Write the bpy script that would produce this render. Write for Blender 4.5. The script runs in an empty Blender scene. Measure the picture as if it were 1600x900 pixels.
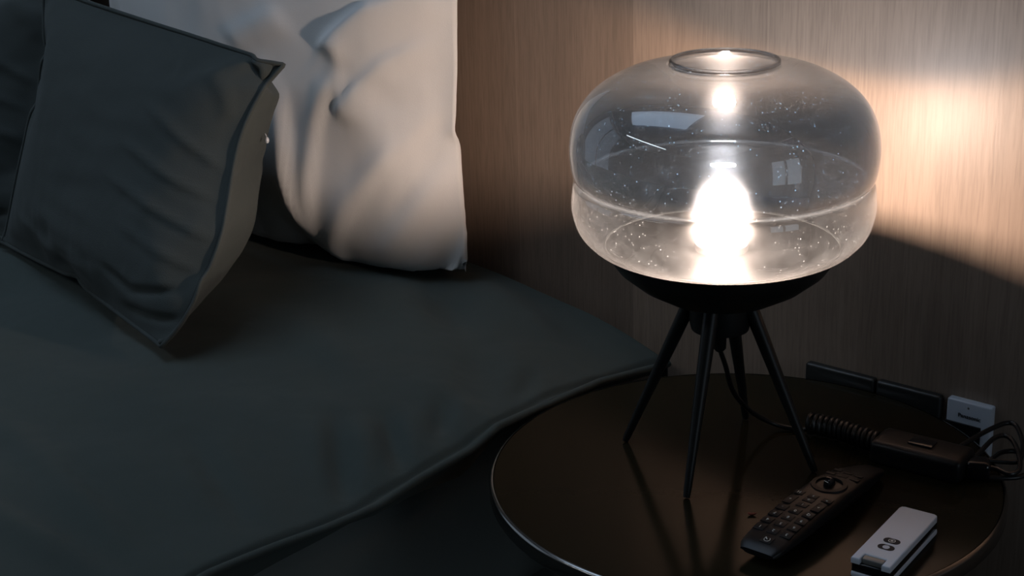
import bpy, bmesh, math
import numpy as np
from mathutils import Vector, Matrix, noise

# ------------------------------------------------------------------ camera, light, exposure
SC = bpy.context.scene
H = 0.52                                   # height of the bedside table top; geometry below is written with that top at z = 0
WALL_Y = 0.254

def link(o):
    SC.collection.objects.link(o)
    return o

cam = bpy.data.cameras.new('camera')
cam.sensor_width = 36.0
cam.lens = 2550 / 1600 * 36.0
cam.clip_start = 0.02
cam_o = link(bpy.data.objects.new('camera', cam))
cF = Vector((-0.60753402, 0.71764817, -0.34041667))
cR = Vector((0.76901366, 0.63870508, -0.02595769))
cU = Vector((-0.19879737, 0.27755525, 0.93991632))
M = Matrix((cR, cU, -cF)).transposed().to_4x4()
M.translation = Vector((0.73331453, -1.19666161, 0.69263487 + H))
cam_o.matrix_world = M
SC.camera = cam_o

SC.view_settings.view_transform = 'Standard'
SC.view_settings.look = 'None'
SC.view_settings.exposure = 0.0
SC.view_settings.gamma = 1.0
SC.view_settings.use_curve_mapping = False
SC.cycles.use_denoising = True
SC.cycles.max_bounces = 12
SC.cycles.transparent_max_bounces = 24
SC.cycles.caustics_reflective = False
SC.cycles.caustics_refractive = False
SC.cycles.sample_clamp_indirect = 4.0

world = bpy.data.worlds.new('sky')
SC.world = world
world.use_nodes = True
bg = world.node_tree.nodes['Background']
bg.inputs[0].default_value = (0.55, 0.72, 1.0, 1)
bg.inputs[1].default_value = 0.2

def area(name, loc, rot, sx, sy, power, colour):
    l = bpy.data.lights.new(name, 'AREA')
    l.shape = 'RECTANGLE'; l.size = sx; l.size_y = sy; l.energy = power; l.color = colour
    o = link(bpy.data.objects.new(name, l)); o.location = (loc[0], loc[1], loc[2] + H); o.rotation_euler = rot
    return o
R = math.radians
# daylight behind the left window beyond the bed, and an added fill from the right wall
area('window_daylight', (-2.66, -0.90, 0.73), (0, R(-90), 0), 2.3, 1.7, 3.0, (0.70, 0.86, 1.0))
area('window_fill_right', (1.76, -0.42, 0.42), (0, R(90), 0), .8, .7, 1.7, (0.74, 0.88, 1.0))
FILAMENT_STRENGTH = 4250.0
BULB_COLOUR = (1.0, 0.77, 0.63, 1)

# ------------------------------------------------------------------ helpers
def material(name, colour=(0.8, 0.8, 0.8), rough=0.5, metal=0.0, spec=0.5, **kw):
    m = bpy.data.materials.new(name); m.use_nodes = True
    b = m.node_tree.nodes['Principled BSDF']
    b.inputs['Base Color'].default_value = (*colour, 1)
    b.inputs['Roughness'].default_value = rough
    b.inputs['Metallic'].default_value = metal
    b.inputs['Specular IOR Level'].default_value = spec
    for k, v in kw.items():
        b.inputs[k.replace('_', ' ')].default_value = v
    return m

def N(m, kind, **kw):
    n = m.node_tree.nodes.new(kind)
    for k, v in kw.items():
        if k.startswith('in_'): n.inputs[k[3:].replace('_', ' ')].default_value = v
        else: setattr(n, k, v)
    return n
def L(m, a, b): m.node_tree.links.new(a, b)
def P(m): return m.node_tree.nodes['Principled BSDF']
def coords(m, scale=(1, 1, 1)):
    t = N(m, 'ShaderNodeTexCoord'); mp = N(m, 'ShaderNodeMapping'); mp.inputs['Scale'].default_value = scale
    L(m, t.outputs['Object'], mp.inputs['Vector']); return mp.outputs[0]
def add_bump(m, scale, strength, dist=0.002, detail=4.0, stretch=(1, 1, 1)):
    n = N(m, 'ShaderNodeTexNoise'); n.inputs['Scale'].default_value = scale; n.inputs['Detail'].default_value = detail
    L(m, coords(m, stretch), n.inputs['Vector'])
    b = N(m, 'ShaderNodeBump'); b.inputs['Strength'].default_value = strength; b.inputs['Distance'].default_value = dist
    L(m, n.outputs[0], b.inputs['Height']); L(m, b.outputs[0], P(m).inputs['Normal'])

def mesh_from(bm, name, smooth=True, angle=40):
    me = bpy.data.meshes.new(name)
    bmesh.ops.recalc_face_normals(bm, faces=bm.faces[:])
    bm.to_mesh(me); bm.free()
    if smooth:
        for p in me.polygons: p.use_smooth = True
        me.set_sharp_from_angle(angle=R(angle))
    return me

def obj(name, me, mat, parent=None, base=None, smooth=True, angle=40):
    """Geometry is authored in table coordinates (table top z = 0). base = origin of a top-level mesh."""
    if isinstance(me, bmesh.types.BMesh): me = mesh_from(me, name, smooth, angle)
    o = link(bpy.data.objects.new(name, me))
    if mat is not None:
        me.materials.clear(); me.materials.append(mat)
    if parent is not None:
        root = parent
        org = Vector(parent['_org'])
        me.transform(Matrix.Translation(-org)); o.parent = parent; o['_org'] = org
    else:
        org = Vector(base or (0, 0, 0))
        me.transform(Matrix.Translation(-org)); o.location = org + Vector((0, 0, H)); o['_org'] = org
    return o

def thing(name, label, cat, base, group=None):
    o = link(bpy.data.objects.new(name, None)); o.empty_display_size = 0.05
    o.location = Vector(base) + Vector((0, 0, H)); o['_org'] = Vector(base)
    return tag(o, label, cat, group)
def tag(o, label, cat, group=None):
    o['label'] = label; o['category'] = cat
    if group: o['group'] = group
    return o
def struct(name, bm, mat, **kw):
    o = obj(name, bm, mat, **kw); o['kind'] = 'structure'; return o

def box(bm, x0, x1, y0, y1, z0, z1, bev=0.0, seg=3, mat=None):
    r = bmesh.ops.create_cube(bm, size=1.0)
    vs = r['verts']
    for v in vs: v.co = Vector((x0 + (v.co.x + .5) * (x1 - x0), y0 + (v.co.y + .5) * (y1 - y0), z0 + (v.co.z + .5) * (z1 - z0)))
    if bev > 0:
        es = list({e for v in vs for e in v.link_edges})
        bmesh.ops.bevel(bm, geom=es, offset=bev, segments=seg, profile=.5, affect='EDGES')
    return bm
def newbox(*a, **k):
    return box(bmesh.new(), *a, **k)

def lathe(bm, prof, c=(0, 0, 0), n=96, closed=False, cap0=False, cap1=False):
    rings = []
    for r, z in prof:
        if r < 1e-6: rings.append([bm.verts.new((c[0], c[1], c[2] + z))])
        else: rings.append([bm.verts.new((c[0] + r * math.cos(2 * math.pi * k / n), c[1] + r * math.sin(2 * math.pi * k / n), c[2] + z)) for k in range(n)])
    pairs = list(zip(rings, rings[1:])) + ([(rings[-1], rings[0])] if closed else [])
    for a, b in pairs:
        for k in range(n):
            f = [a[k % len(a)], a[(k + 1) % len(a)], b[(k + 1) % len(b)], b[k % len(b)]]
            f = list(dict.fromkeys(f))
            if len(f) > 2: bm.faces.new(f)
    if cap0 and len(rings[0]) > 1: bm.faces.new(rings[0])
    if cap1 and len(rings[-1]) > 1: bm.faces.new(rings[-1])
    return bm

def catmull(pts, sub=8, closed=False):
    pts = [Vector(p) for p in pts]; out = []; n = len(pts)
    rng = range(n) if closed else range(n - 1)
    for i in rng:
        if closed: p = [pts[(i + d) % n] for d in (-1, 0, 1, 2)]
        else: p = [pts[max(0, i - 1)], pts[i], pts[i + 1], pts[min(n - 1, i + 2)]]
        for s in range(sub):
            t = s / sub
            out.append(0.5 * ((2 * p[1]) + (-p[0] + p[2]) * t + (2 * p[0] - 5 * p[1] + 4 * p[2] - p[3]) * t * t + (-p[0] + 3 * p[1] - 3 * p[2] + p[3]) * t ** 3))
    if not closed: out.append(pts[-1])
    return out

def tube(bm, pts, rad, n=10, closed=False):
    """rad: number, or list matching pts"""
    pts = [Vector(p) for p in pts]; m = len(pts); rings = []
    up = None
    for i in range(m):
        a = pts[(i - 1) % m] if (closed or i > 0) else pts[i]
        b = pts[(i + 1) % m] if (closed or i < m - 1) else pts[i]
        t = (b - a).normalized()
        if up is None:
            up = Vector((0, 0, 1)) if abs(t.z) < .9 else Vector((1, 0, 0))
        s = t.cross(up).normalized(); up = s.cross(t).normalized()
        r = rad[i] if isinstance(rad, (list, tuple)) else rad
        rings.append([bm.verts.new(pts[i] + (s * math.cos(2 * math.pi * k / n) + up * math.sin(2 * math.pi * k / n)) * r) for k in range(n)])
    for i in range(m if closed else m - 1):
        a, b = rings[i], rings[(i + 1) % m]
        for k in range(n): bm.faces.new([a[k], a[(k + 1) % n], b[(k + 1) % n], b[k]])
    if not closed:
        bm.faces.new(rings[0]); bm.faces.new(rings[-1][::-1])
    return bm

def text_mesh(s, size, place, depth=0.0002, align='CENTER'):
    """flat lettering as a mesh; place = 4x4 in table coordinates"""
    c = bpy.data.curves.new('lettering', 'FONT'); c.body = s; c.size = size; c.extrude = depth
    c.align_x = align; c.align_y = 'CENTER'; c.resolution_u = 3
    o = link(bpy.data.objects.new('lettering', c))
    bpy.context.view_layer.update()
    me = bpy.data.meshes.new_from_object(o.evaluated_get(bpy.context.evaluated_depsgraph_get()))
    bpy.data.objects.remove(o); me.transform(place); return me

# ------------------------------------------------------------------ materials
def wood_wall():
    m = material('oak veneer', (0.42, 0.33, 0.26), 0.42, spec=0.35)
    t = N(m, 'ShaderNodeTexCoord'); sep = N(m, 'ShaderNodeSeparateXYZ'); L(m, t.outputs['Object'], sep.inputs[0])
    # veneer leaves 0.17 m wide: hairline joints, and the left leaves darkened to imitate the lamp's falloff
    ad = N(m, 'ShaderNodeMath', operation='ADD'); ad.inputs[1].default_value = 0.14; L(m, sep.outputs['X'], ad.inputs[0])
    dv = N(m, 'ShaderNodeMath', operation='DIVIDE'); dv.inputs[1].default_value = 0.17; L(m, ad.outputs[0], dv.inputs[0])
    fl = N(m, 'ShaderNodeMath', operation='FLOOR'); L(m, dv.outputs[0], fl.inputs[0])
    fr = N(m, 'ShaderNodeMath', operation='FRACT'); L(m, dv.outputs[0], fr.inputs[0])
    wn = N(m, 'ShaderNodeTexWhiteNoise', noise_dimensions='1D'); L(m, fl.outputs[0], wn.inputs['W'])
    off = N(m, 'ShaderNodeVectorMath', operation='ADD')
    L(m, t.outputs['Object'], off.inputs[0]); L(m, wn.outputs['Color'], off.inputs[1])
    mp = N(m, 'ShaderNodeMapping'); mp.inputs['Scale'].default_value = (1, 1, 0.018); L(m, off.outputs[0], mp.inputs['Vector'])
    g1 = N(m, 'ShaderNodeTexNoise'); g1.inputs['Scale'].default_value = 150; g1.inputs['Detail'].default_value = 6; g1.inputs['Roughness'].default_value = .65
    L(m, mp.outputs[0], g1.inputs['Vector'])
    mp2 = N(m, 'ShaderNodeMapping'); mp2.inputs['Scale'].default_value = (1, 1, 0.06); L(m, off.outputs[0], mp2.inputs['Vector'])
    g2 = N(m, 'ShaderNodeTexNoise'); g2.inputs['Scale'].default_value = 420; g2.inputs['Detail'].default_value = 3
    L(m, mp2.outputs[0], g2.inputs['Vector'])
    g3 = N(m, 'ShaderNodeTexNoise'); g3.inputs['Scale'].default_value = 22; g3.inputs['Detail'].default_value = 3
    L(m, mp.outputs[0], g3.inputs['Vector'])
    r1 = N(m, 'ShaderNodeMapRange'); r1.inputs[1].default_value = .3; r1.inputs[2].default_value = .7; r1.inputs[3].default_value = .89; r1.inputs[4].default_value = 1.09; L(m, g1.outputs[0], r1.inputs[0])
    r2 = N(m, 'ShaderNodeMapRange'); r2.inputs[1].default_value = .33; r2.inputs[2].default_value = .55; r2.inputs[3].default_value = .86; r2.inputs[4].default_value = 1.02; L(m, g2.outputs[0], r2.inputs[0])
    r3 = N(m, 'ShaderNodeMapRange'); r3.inputs[1].default_value = .3; r3.inputs[2].default_value = .7; r3.inputs[3].default_value = .93; r3.inputs[4].default_value = 1.06; L(m, g3.outputs[0], r3.inputs[0])
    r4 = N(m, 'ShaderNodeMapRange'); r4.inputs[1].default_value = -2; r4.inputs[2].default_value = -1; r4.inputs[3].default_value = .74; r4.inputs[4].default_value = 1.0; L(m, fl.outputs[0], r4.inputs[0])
    jl = N(m, 'ShaderNodeMath', operation='LESS_THAN'); jl.inputs[1].default_value = 0.010; L(m, fr.outputs[0], jl.inputs[0])
    jm = N(m, 'ShaderNodeMapRange'); jm.inputs[3].default_value = 1.0; jm.inputs[4].default_value = 1.10; L(m, jl.outputs[0], jm.inputs[0])
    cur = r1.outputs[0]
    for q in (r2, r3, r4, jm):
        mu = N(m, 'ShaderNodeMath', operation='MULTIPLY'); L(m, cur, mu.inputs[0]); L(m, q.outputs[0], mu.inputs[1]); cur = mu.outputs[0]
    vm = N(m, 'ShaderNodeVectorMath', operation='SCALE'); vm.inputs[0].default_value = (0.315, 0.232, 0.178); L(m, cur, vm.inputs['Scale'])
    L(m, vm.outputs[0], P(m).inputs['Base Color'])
    bu = N(m, 'ShaderNodeBump'); bu.inputs['Strength'].default_value = .18; bu.inputs['Distance'].default_value = .0006
    L(m, g2.outputs[0], bu.inputs['Height']); L(m, bu.outputs[0], P(m).inputs['Normal'])
    return m

def cloth(name, colour, weave=0.25, wr=0.25, rough=0.92):
    m = material(name, colour, rough, spec=0.15)
    P(m).inputs['Sheen Weight'].default_value = 0.06
    c = coords(m)
    w = N(m, 'ShaderNodeTexNoise'); w.inputs['Scale'].default_value = 900; w.inputs['Detail'].default_value = 2; L(m, c, w.inputs['Vector'])
    k = N(m, 'ShaderNodeTexNoise'); k.inputs['Scale'].default_value = 16; k.inputs['Detail'].default_value = 2; k.inputs['Distortion'].default_value = .2
    L(m, coords(m, (1, 1, .6)), k.inputs['Vector'])
    b1 = N(m, 'ShaderNodeBump'); b1.inputs['Strength'].default_value = weave; b1.inputs['Distance'].default_value = .0008; L(m, w.outputs[0], b1.inputs['Height'])
    b2 = N(m, 'ShaderNodeBump'); b2.inputs['Strength'].default_value = wr; b2.inputs['Distance'].default_value = .012; L(m, k.outputs[0], b2.inputs['Height'])
    L(m, b1.outputs[0], b2.inputs['Normal']); L(m, b2.outputs[0], P(m).inputs['Normal'])
    return m

def smoked_glass():
    m = bpy.data.materials.new('smoked glass'); m.use_nodes = True; nt = m.node_tree
    nt.nodes.clear()
    out = N(m, 'ShaderNodeOutputMaterial')
    tr = N(m, 'ShaderNodeBsdfTransparent')
    # the smoke is densest through the upper bulge and thins towards the top opening and the lower bulge
    tz = N(m, 'ShaderNodeTexCoord'); sepz = N(m, 'ShaderNodeSeparateXYZ'); L(m, tz.outputs['Object'], sepz.inputs[0])
    zn = N(m, 'ShaderNodeMapRange'); zn.inputs[1].default_value = .21; zn.inputs[2].default_value = .39; L(m, sepz.outputs['Z'], zn.inputs[0])
    rp = N(m, 'ShaderNodeValToRGB'); L(m, zn.outputs[0], rp.inputs[0]); rp.color_ramp.interpolation = 'EASE'
    el = rp.color_ramp.elements
    el[0].position = 0; el[0].color = (.66, .665, .67, 1); el[1].position = 1; el[1].color = (.80, .80, .80, 1)
    for ps, cc in ((.40, (.62, .63, .64)), (.49, (.385, .445, .51)), (.78, (.385, .445, .51)), (.92, (.68, .68, .68))):
        e = el.new(ps); e.color = (*cc, 1)
    lw = N(m, 'ShaderNodeLayerWeight'); lw.inputs[0].default_value = .5
    edge = N(m, 'ShaderNodeMapRange', interpolation_type='SMOOTHSTEP'); edge.inputs[1].default_value = .70; edge.inputs[2].default_value = 1.0; edge.inputs[3].default_value = 1.0; edge.inputs[4].default_value = .25; L(m, lw.outputs['Facing'], edge.inputs[0])
    es = N(m, 'ShaderNodeVectorMath', operation='SCALE'); L(m, rp.outputs[0], es.inputs[0]); L(m, edge.outputs[0], es.inputs['Scale'])
    L(m, es.outputs[0], tr.inputs[0])
    hz = N(m, 'ShaderNodeBsdfRefraction'); hz.inputs['IOR'].default_value = 1.14; hz.inputs['Roughness'].default_value = .72; hz.inputs[0].default_value = (.8, .8, .8, 1)
    g0 = N(m, 'ShaderNodeBsdfGlossy'); g0.inputs['Roughness'].default_value = .0; g0.inputs[0].default_value = (1, 1, 1, 1)
    g1 = N(m, 'ShaderNodeBsdfGlossy'); g1.inputs['Roughness'].default_value = .30; g1.inputs['Anisotropy'].default_value = .6; g1.inputs['Rotation'].default_value = .0; tg = N(m, 'ShaderNodeTangent', direction_type='RADIAL', axis='Z'); L(m, tg.outputs[0], g1.inputs['Tangent']); g1.inputs[0].default_value = (1, 1, 1, 1)
    gl = N(m, 'ShaderNodeMixShader'); gl.inputs[0].default_value = .14; L(m, g0.outputs[0], gl.inputs[1]); L(m, g1.outputs[0], gl.inputs[2])
    df = N(m, 'ShaderNodeBsdfDiffuse'); df.inputs[0].default_value = (.8, .78, .75, 1)
    tl = N(m, 'ShaderNodeBsdfTranslucent'); tl.inputs[0].default_value = (.8, .78, .75, 1)
    dust = N(m, 'ShaderNodeAddShader'); 
    dm = N(m, 'ShaderNodeMixShader'); dm.inputs[0].default_value = .5; L(m, df.outputs[0], dm.inputs[1]); L(m, tl.outputs[0], dm.inputs[2])
    m1 = N(m, 'ShaderNodeMixShader'); m1.inputs[0].default_value = GLASS_HAZE; L(m, tr.outputs[0], m1.inputs[1]); L(m, hz.outputs[0], m1.inputs[2])
    nt.nodes.remove(dust)
    # dust: sparse specks and blotches
    c = coords(m)
    vo = N(m, 'ShaderNodeTexVoronoi'); vo.inputs['Scale'].default_value = 250; L(m, c, vo.inputs['Vector'])
    lt = N(m, 'ShaderNodeMapRange'); lt.inputs[1].default_value = .22; lt.inputs[2].default_value = .08; lt.inputs[3].default_value = 0; lt.inputs[4].default_value = 1; L(m, vo.outputs['Distance'], lt.inputs[0])
    sx = N(m, 'ShaderNodeSeparateColor'); L(m, vo.outputs['Color'], sx.inputs[0])
    pick = N(m, 'ShaderNodeMapRange'); pick.inputs[1].default_value = .55; pick.inputs[2].default_value = 1.0; L(m, sx.outputs[0], pick.inputs[0])
    sp = N(m, 'ShaderNodeMath', operation='MULTIPLY'); L(m, lt.outputs[0], sp.inputs[0]); L(m, pick.outputs[0], sp.inputs[1])
    no = N(m, 'ShaderNodeTexNoise'); no.inputs['Scale'].default_value = 70; no.inputs['Detail'].default_value = 8; no.inputs['Roughness'].default_value = .7; L(m, c, no.inputs['Vector'])
    bl = N(m, 'ShaderNodeMapRange'); bl.inputs[1].default_value = .34; bl.inputs[2].default_value = .80; bl.inputs[3].default_value = .0; bl.inputs[4].default_value = 1.0; L(m, no.outputs[0], bl.inputs[0])
    # a bluish veil painted on the upper bulge imitates cool light; more and paler dust settled on the lower one
    fz = N(m, 'ShaderNodeMapRange'); fz.inputs[1].default_value = .235; fz.inputs[2].default_value = .285; fz.inputs[3].default_value = DUST_LOW; fz.inputs[4].default_value = 0.0; L(m, sepz.outputs['Z'], fz.inputs[0])
    b2 = N(m, 'ShaderNodeMath', operation='MULTIPLY'); L(m, bl.outputs[0], b2.inputs[0]); L(m, fz.outputs[0], b2.inputs[1])
    s2 = N(m, 'ShaderNodeMath', operation='MULTIPLY'); s2.inputs[1].default_value = .26; L(m, sp.outputs[0], s2.inputs[0])
    sm = N(m, 'ShaderNodeMath', operation='ADD'); L(m, s2.outputs[0], sm.inputs[0]); L(m, b2.outputs[0], sm.inputs[1])
    # pale line painted along the groove between the two bulges, imitating its bright glint
    ga = N(m, 'ShaderNodeMath', operation='SUBTRACT'); L(m, sepz.outputs['Z'], ga.inputs[0]); ga.inputs[1].default_value = .2790
    gb = N(m, 'ShaderNodeMath', operation='ABSOLUTE'); L(m, ga.outputs[0], gb.inputs[0])
    gr = N(m, 'ShaderNodeMapRange', interpolation_type='SMOOTHSTEP'); gr.inputs[1].default_value = .0005; gr.inputs[2].default_value = .0022; gr.inputs[3].default_value = GROOVE_GLINT; gr.inputs[4].default_value = VEIL; L(m, gb.outputs[0], gr.inputs[0])
    dz = N(m, 'ShaderNodeMath', operation='ADD'); dz.use_clamp = True; L(m, sm.outputs[0], dz.inputs[0]); L(m, gr.outputs[0], dz.inputs[1])
    cz = N(m, 'ShaderNodeMapRange'); cz.inputs[1].default_value = .275; cz.inputs[2].default_value = .300; L(m, sepz.outputs['Z'], cz.inputs[0])
    cm = N(m, 'ShaderNodeMix', data_type='RGBA'); L(m, cz.outputs[0], cm.inputs[0]); cm.inputs[6].default_value = (.66, .72, .76, 1); cm.inputs[7].default_value = (.28, .54, .82, 1)
    L(m, cm.outputs[2], df.inputs[0]); L(m, cm.outputs[2], tl.inputs[0])
    m2 = N(m, 'ShaderNodeMixShader'); L(m, dz.outputs[0], m2.inputs[0]); L(m, m1.outputs[0], m2.inputs[1]); L(m, dm.outputs[0], m2.inputs[2])
    geo = N(m, 'ShaderNodeNewGeometry')
    ir = N(m, 'ShaderNodeMapRange'); ir.inputs[3].default_value = GLASS_IOR; ir.inputs[4].default_value = 1 / GLASS_IOR; L(m, geo.outputs['Backfacing'], ir.inputs[0])
    fr = N(m, 'ShaderNodeFresnel'); L(m, ir.outputs[0], fr.inputs[0])
    m3 = N(m, 'ShaderNodeMixShader'); L(m, fr.outputs[0], m3.inputs[0]); L(m, m2.outputs[0], m3.inputs[1]); L(m, gl.outputs[0], m3.inputs[2])
    L(m, m3.outputs[0], out.inputs[0])
    return m
GLASS_HAZE = 0.075
VEIL = 0.0013
GROOVE_GLINT = 0.032
DUST_LOW = 0.034
GLASS_IOR = 1.7

def emission(name, colour, strength):
    m = bpy.data.materials.new(name); m.use_nodes = True; m.node_tree.nodes.clear()
    o = N(m, 'ShaderNodeOutputMaterial'); e = N(m, 'ShaderNodeEmission'); e.inputs[0].default_value = colour; e.inputs[1].default_value = strength
    L(m, e.outputs[0], o.inputs[0]); return m

def rim_glass():
    m = material('thick smoked glass lip', (.55, .57, .60), 0.0)
    P(m).inputs['Transmission Weight'].default_value = 1.0; P(m).inputs['IOR'].default_value = 1.5
    return m
def bulb_glass():
    m = bpy.data.materials.new('frosted bulb glass'); m.use_nodes = True; m.node_tree.nodes.clear()
    o = N(m, 'ShaderNodeOutputMaterial'); t = N(m, 'ShaderNodeBsdfTransparent'); t.inputs[0].default_value = (.97, .97, .97, 1)
    l = N(m, 'ShaderNodeBsdfTranslucent'); l.inputs[0].default_value = (.95, .95, .95, 1)
    x = N(m, 'ShaderNodeMixShader'); x.inputs[0].default_value = .04; L(m, t.outputs[0], x.inputs[1]); L(m, l.outputs[0], x.inputs[2]); L(m, x.outputs[0], o.inputs[0])
    return m

MAT = dict(
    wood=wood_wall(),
    white_cloth=cloth('white cotton', (0.74, 0.73, 0.72)),
    dark_cloth=cloth('charcoal linen', (0.068, 0.079, 0.076), .4, .3),
    bed_cloth=cloth('dark grey duvet cotton', (0.074, 0.092, 0.086), .3, .3),
    bed_base=cloth('dark bed base fabric', (0.22, 0.25, 0.24), .4, .1),
    lacquer=material('dark brown lacquer', (0.017, 0.0145, 0.008), 0.14, spec=0.08),
    rim=material('dark bronze metal edge', (0.26, 0.25, 0.24), 0.20, 1.0),
    black_metal=material('black powder-coated metal', (0.012, 0.013, 0.013), 0.42, spec=0.4),
    plate_metal=material('black satin metal plate', (0.006, 0.006, 0.006), 0.30, spec=.12),
    rubber=material('black cable rubber', (0.010, 0.010, 0.011), 0.35),
    gloss_black=material('glossy black plastic', (0.008, 0.008, 0.010), 0.12),
    satin_black=material('satin black plastic', (0.007, 0.007, 0.008), 0.40, spec=.3),
    key=material('dark grey key rubber', (0.007, 0.007, 0.008), 0.5, spec=.25),
    legend=material('pale grey key legend', (0.75, 0.75, 0.72), 0.5),
    white_plastic=material('cool white plastic', (0.72, 0.77, 0.86), 0.35), plate_black=material('black wall plate', (0.022, 0.023, 0.022), 0.4),
    grey_tab=material('grey translucent tab', (0.20, 0.20, 0.19), 0.35),
    ink=material('dark ink', (0.012, 0.013, 0.018), 0.6, spec=.2),
    plaster=material('grey plaster', (0.08, 0.087, 0.095), 0.9, spec=.1),
    carpet=material('dark carpet', (0.05, 0.055, 0.055), 0.95, spec=.1),
    frame=material('dark window frame', (0.05, 0.05, 0.055), 0.4),
    crumb=material('red-brown fleck', (0.22, 0.05, 0.03), 0.6),
    glass=smoked_glass(),
    bulb=bulb_glass(), strip=emission('dim light strip', (.85, .93, 1, 1), 22.0), panel=emission('cool fill panel', (.58, .76, 1.0, 1), 2.4), filament=emission('glowing filament', BULB_COLOUR, FILAMENT_STRENGTH),
    brass=material('dark bulb collar', (0.03, 0.03, 0.03), 0.4), rim_glass=rim_glass(),
)
add_bump(MAT['plaster'], 60, .1); add_bump(MAT['carpet'], 700, .6, .004)
add_bump(MAT['lacquer'], 300, .03, .0005)

# ------------------------------------------------------------------ the room
ZF, ZC = -H, 2.0
XL, XR, YB = -2.6, 1.7, -3.5
struct('floor', newbox(XL - .1, XR + .1, YB - .1, WALL_Y + .1, ZF - .1, ZF), MAT['carpet'], base=(0, 0, ZF))
struct('ceiling', newbox(XL - .1, XR + .1, YB - .1, WALL_Y + .1, ZC, ZC + .1), MAT['plaster'], base=(0, 0, ZC))
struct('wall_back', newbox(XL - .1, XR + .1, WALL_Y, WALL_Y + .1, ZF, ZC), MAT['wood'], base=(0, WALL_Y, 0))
W2 = (-0.79, -0.05, .0, .84)             # unseen opening added in the right wall for the fill light
bm = bmesh.new()
box(bm, XR, XR + .1, YB, W2[0], ZF, ZC); box(bm, XR, XR + .1, W2[1], WALL_Y, ZF, ZC)
box(bm, XR, XR + .1, W2[0], W2[1], ZF, W2[2]); box(bm, XR, XR + .1, W2[0], W2[1], W2[3], ZC)
struct('wall_right', bm, MAT['plaster'], base=(XR, 0, 0), smooth=False)
W1 = (-1.75, -0.05, -.42, 1.88)            # window in the left wall: y0, y1, z0, z1
bm = bmesh.new()
box(bm, XL - .1, XL, YB, W1[0], ZF, ZC); box(bm, XL - .1, XL, W1[1], WALL_Y, ZF, ZC)
box(bm, XL - .1, XL, W1[0], W1[1], ZF, W1[2]); box(bm, XL - .1, XL, W1[0], W1[1], W1[3], ZC)
struct('wall_left', bm, MAT['plaster'], base=(XL, 0, 0), smooth=False)
struct('wall_front', newbox(XL, XR, YB - .1, YB, ZF, ZC), MAT['plaster'], base=(0, YB, 0))
bm = bmesh.new()
for y in (W1[0], (W1[0] + W1[1]) / 2, W1[1]): box(bm, XL - .07, XL - .02, y - .025, y + .025, W1[2], W1[3])
for z in (W1[2], W1[3]): box(bm, XL - .07, XL - .02, W1[0], W1[1], z - .025, z + .025)
struct('window_1', bm, MAT['frame'], base=(XL, 0, 0), smooth=False)
bm = bmesh.new()
for y in (W2[0], (W2[0] + W2[1]) / 2, W2[1]): box(bm, XR + .02, XR + .07, y - .025, y + .025, W2[2], W2[3])
for z in (W2[2], W2[3]): box(bm, XR + .02, XR + .07, W2[0], W2[1], z - .025, z + .025)
struct('fill_window', bm, MAT['frame'], base=(XR, 0, 0), smooth=False)

# ------------------------------------------------------------------ bed
BX0, BX1, BY0, BY1 = -2.0, -0.25, -1.75, 0.238
HEM_Y = np.array([-1.8, -.80, -.60, -.441, -.373, -.304, -.238, -.176, -.101, -.061, .022, .111, .233])
HEM_Z = np.array([-.006, -.004, .0, .005, -.002, -.010, -.015, -.010, -.008, .002, -.004, -.009, -.030])
def hem_z(y): return float(np.interp(y, HEM_Y, HEM_Z))
FOLDS = [((-.37, -.17), (-.27, -.26), .009, -.008), ((-.34, -.13), (-.27, -.185), .008, -.007), ((-.32, -.06), (-.28, -.12), .008, -.005),
         ((-.575, .167), (-.391, .063), .020, -.006), ((-.391, .063), (-.28, -.04), .022, -.006), ((-.50, .19), (-.33, .14), .02, .006),
         ((-.44, -.30), (-.29, -.36), .010, -.004), ((-.60, -.42), (-.36, -.44), .014, -.003), ((-.30, .06), (-.27, -.0), .008, -.004),
         ((-.75, -.32), (-.5, -.25), .03, .004), ((-.9, -.5), (-.55, -.62), .03, .004)]
def seg_d(x, y, a, b):
    ax, ay = a; bx, by = b; dx, dy = bx - ax, by - ay
    t = ((x - ax) * dx + (y - ay) * dy) / (dx * dx + dy * dy)
    tc = min(1, max(0, t)); w = math.sin(math.pi * min(1, max(0, .08 + .84 * tc)))
    return math.hypot(x - ax - tc * dx, y - ay - tc * dy), w
def duvet_z(x, y):
    top = .040 + .006 * noise.noise((x * 2.3, y * 2.3, 1.7)) + .008 * noise.noise((x * 6 + y * 2, y * 8 - x * 3, 4.2)) + .0012 * noise.noise((x * 19, y * 15, 9.2))
    d = max(0.0, x + .66) / .41                         # right shoulder
    k = d ** 2.3
    z = top * (1 - k) + (hem_z(y) + .001) * k
    e = max(0.0, -1.62 - x) / .38
    z -= .16 * e ** 2.2
    f = max(0.0, -1.45 - y) / .30
    z -= .12 * f ** 2.2
    for a, b, s, amp in FOLDS:
        if abs(x - (a[0] + b[0]) / 2) < .3 and abs(y - (a[1] + b[1]) / 2) < .3:
            q, w = seg_d(x, y, a, b); z += 1.7 * amp * w * (1.2 * math.exp(-(q / (s * 1.5)) ** 2) - .5 * math.exp(-(q / (s * 3.5)) ** 2))
    z += .007 * noise.noise((y * 13 + x * 5, 1.3, 7.7)) * math.exp(-((x + .315) / .055) ** 2)      # drape above the hem
    z -= .0045 * math.exp(-((x - BX1 + .0065) / .0040) ** 2)                                        # stitched line beside the piping
    return z
FOLDS += [((-.62, -.40), (-.30, -.47), .012, .005), ((-.50, -.52), (-.28, -.50), .012, .005), ((-.58, -.02), (-.40, -.10), .018, .004), ((-.53, .20), (-.42, .05), .02, -.005)]
def hem_x(y): return BX1 + .004 * noise.noise((y * 6, 2.2, 0)) - .002

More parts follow.
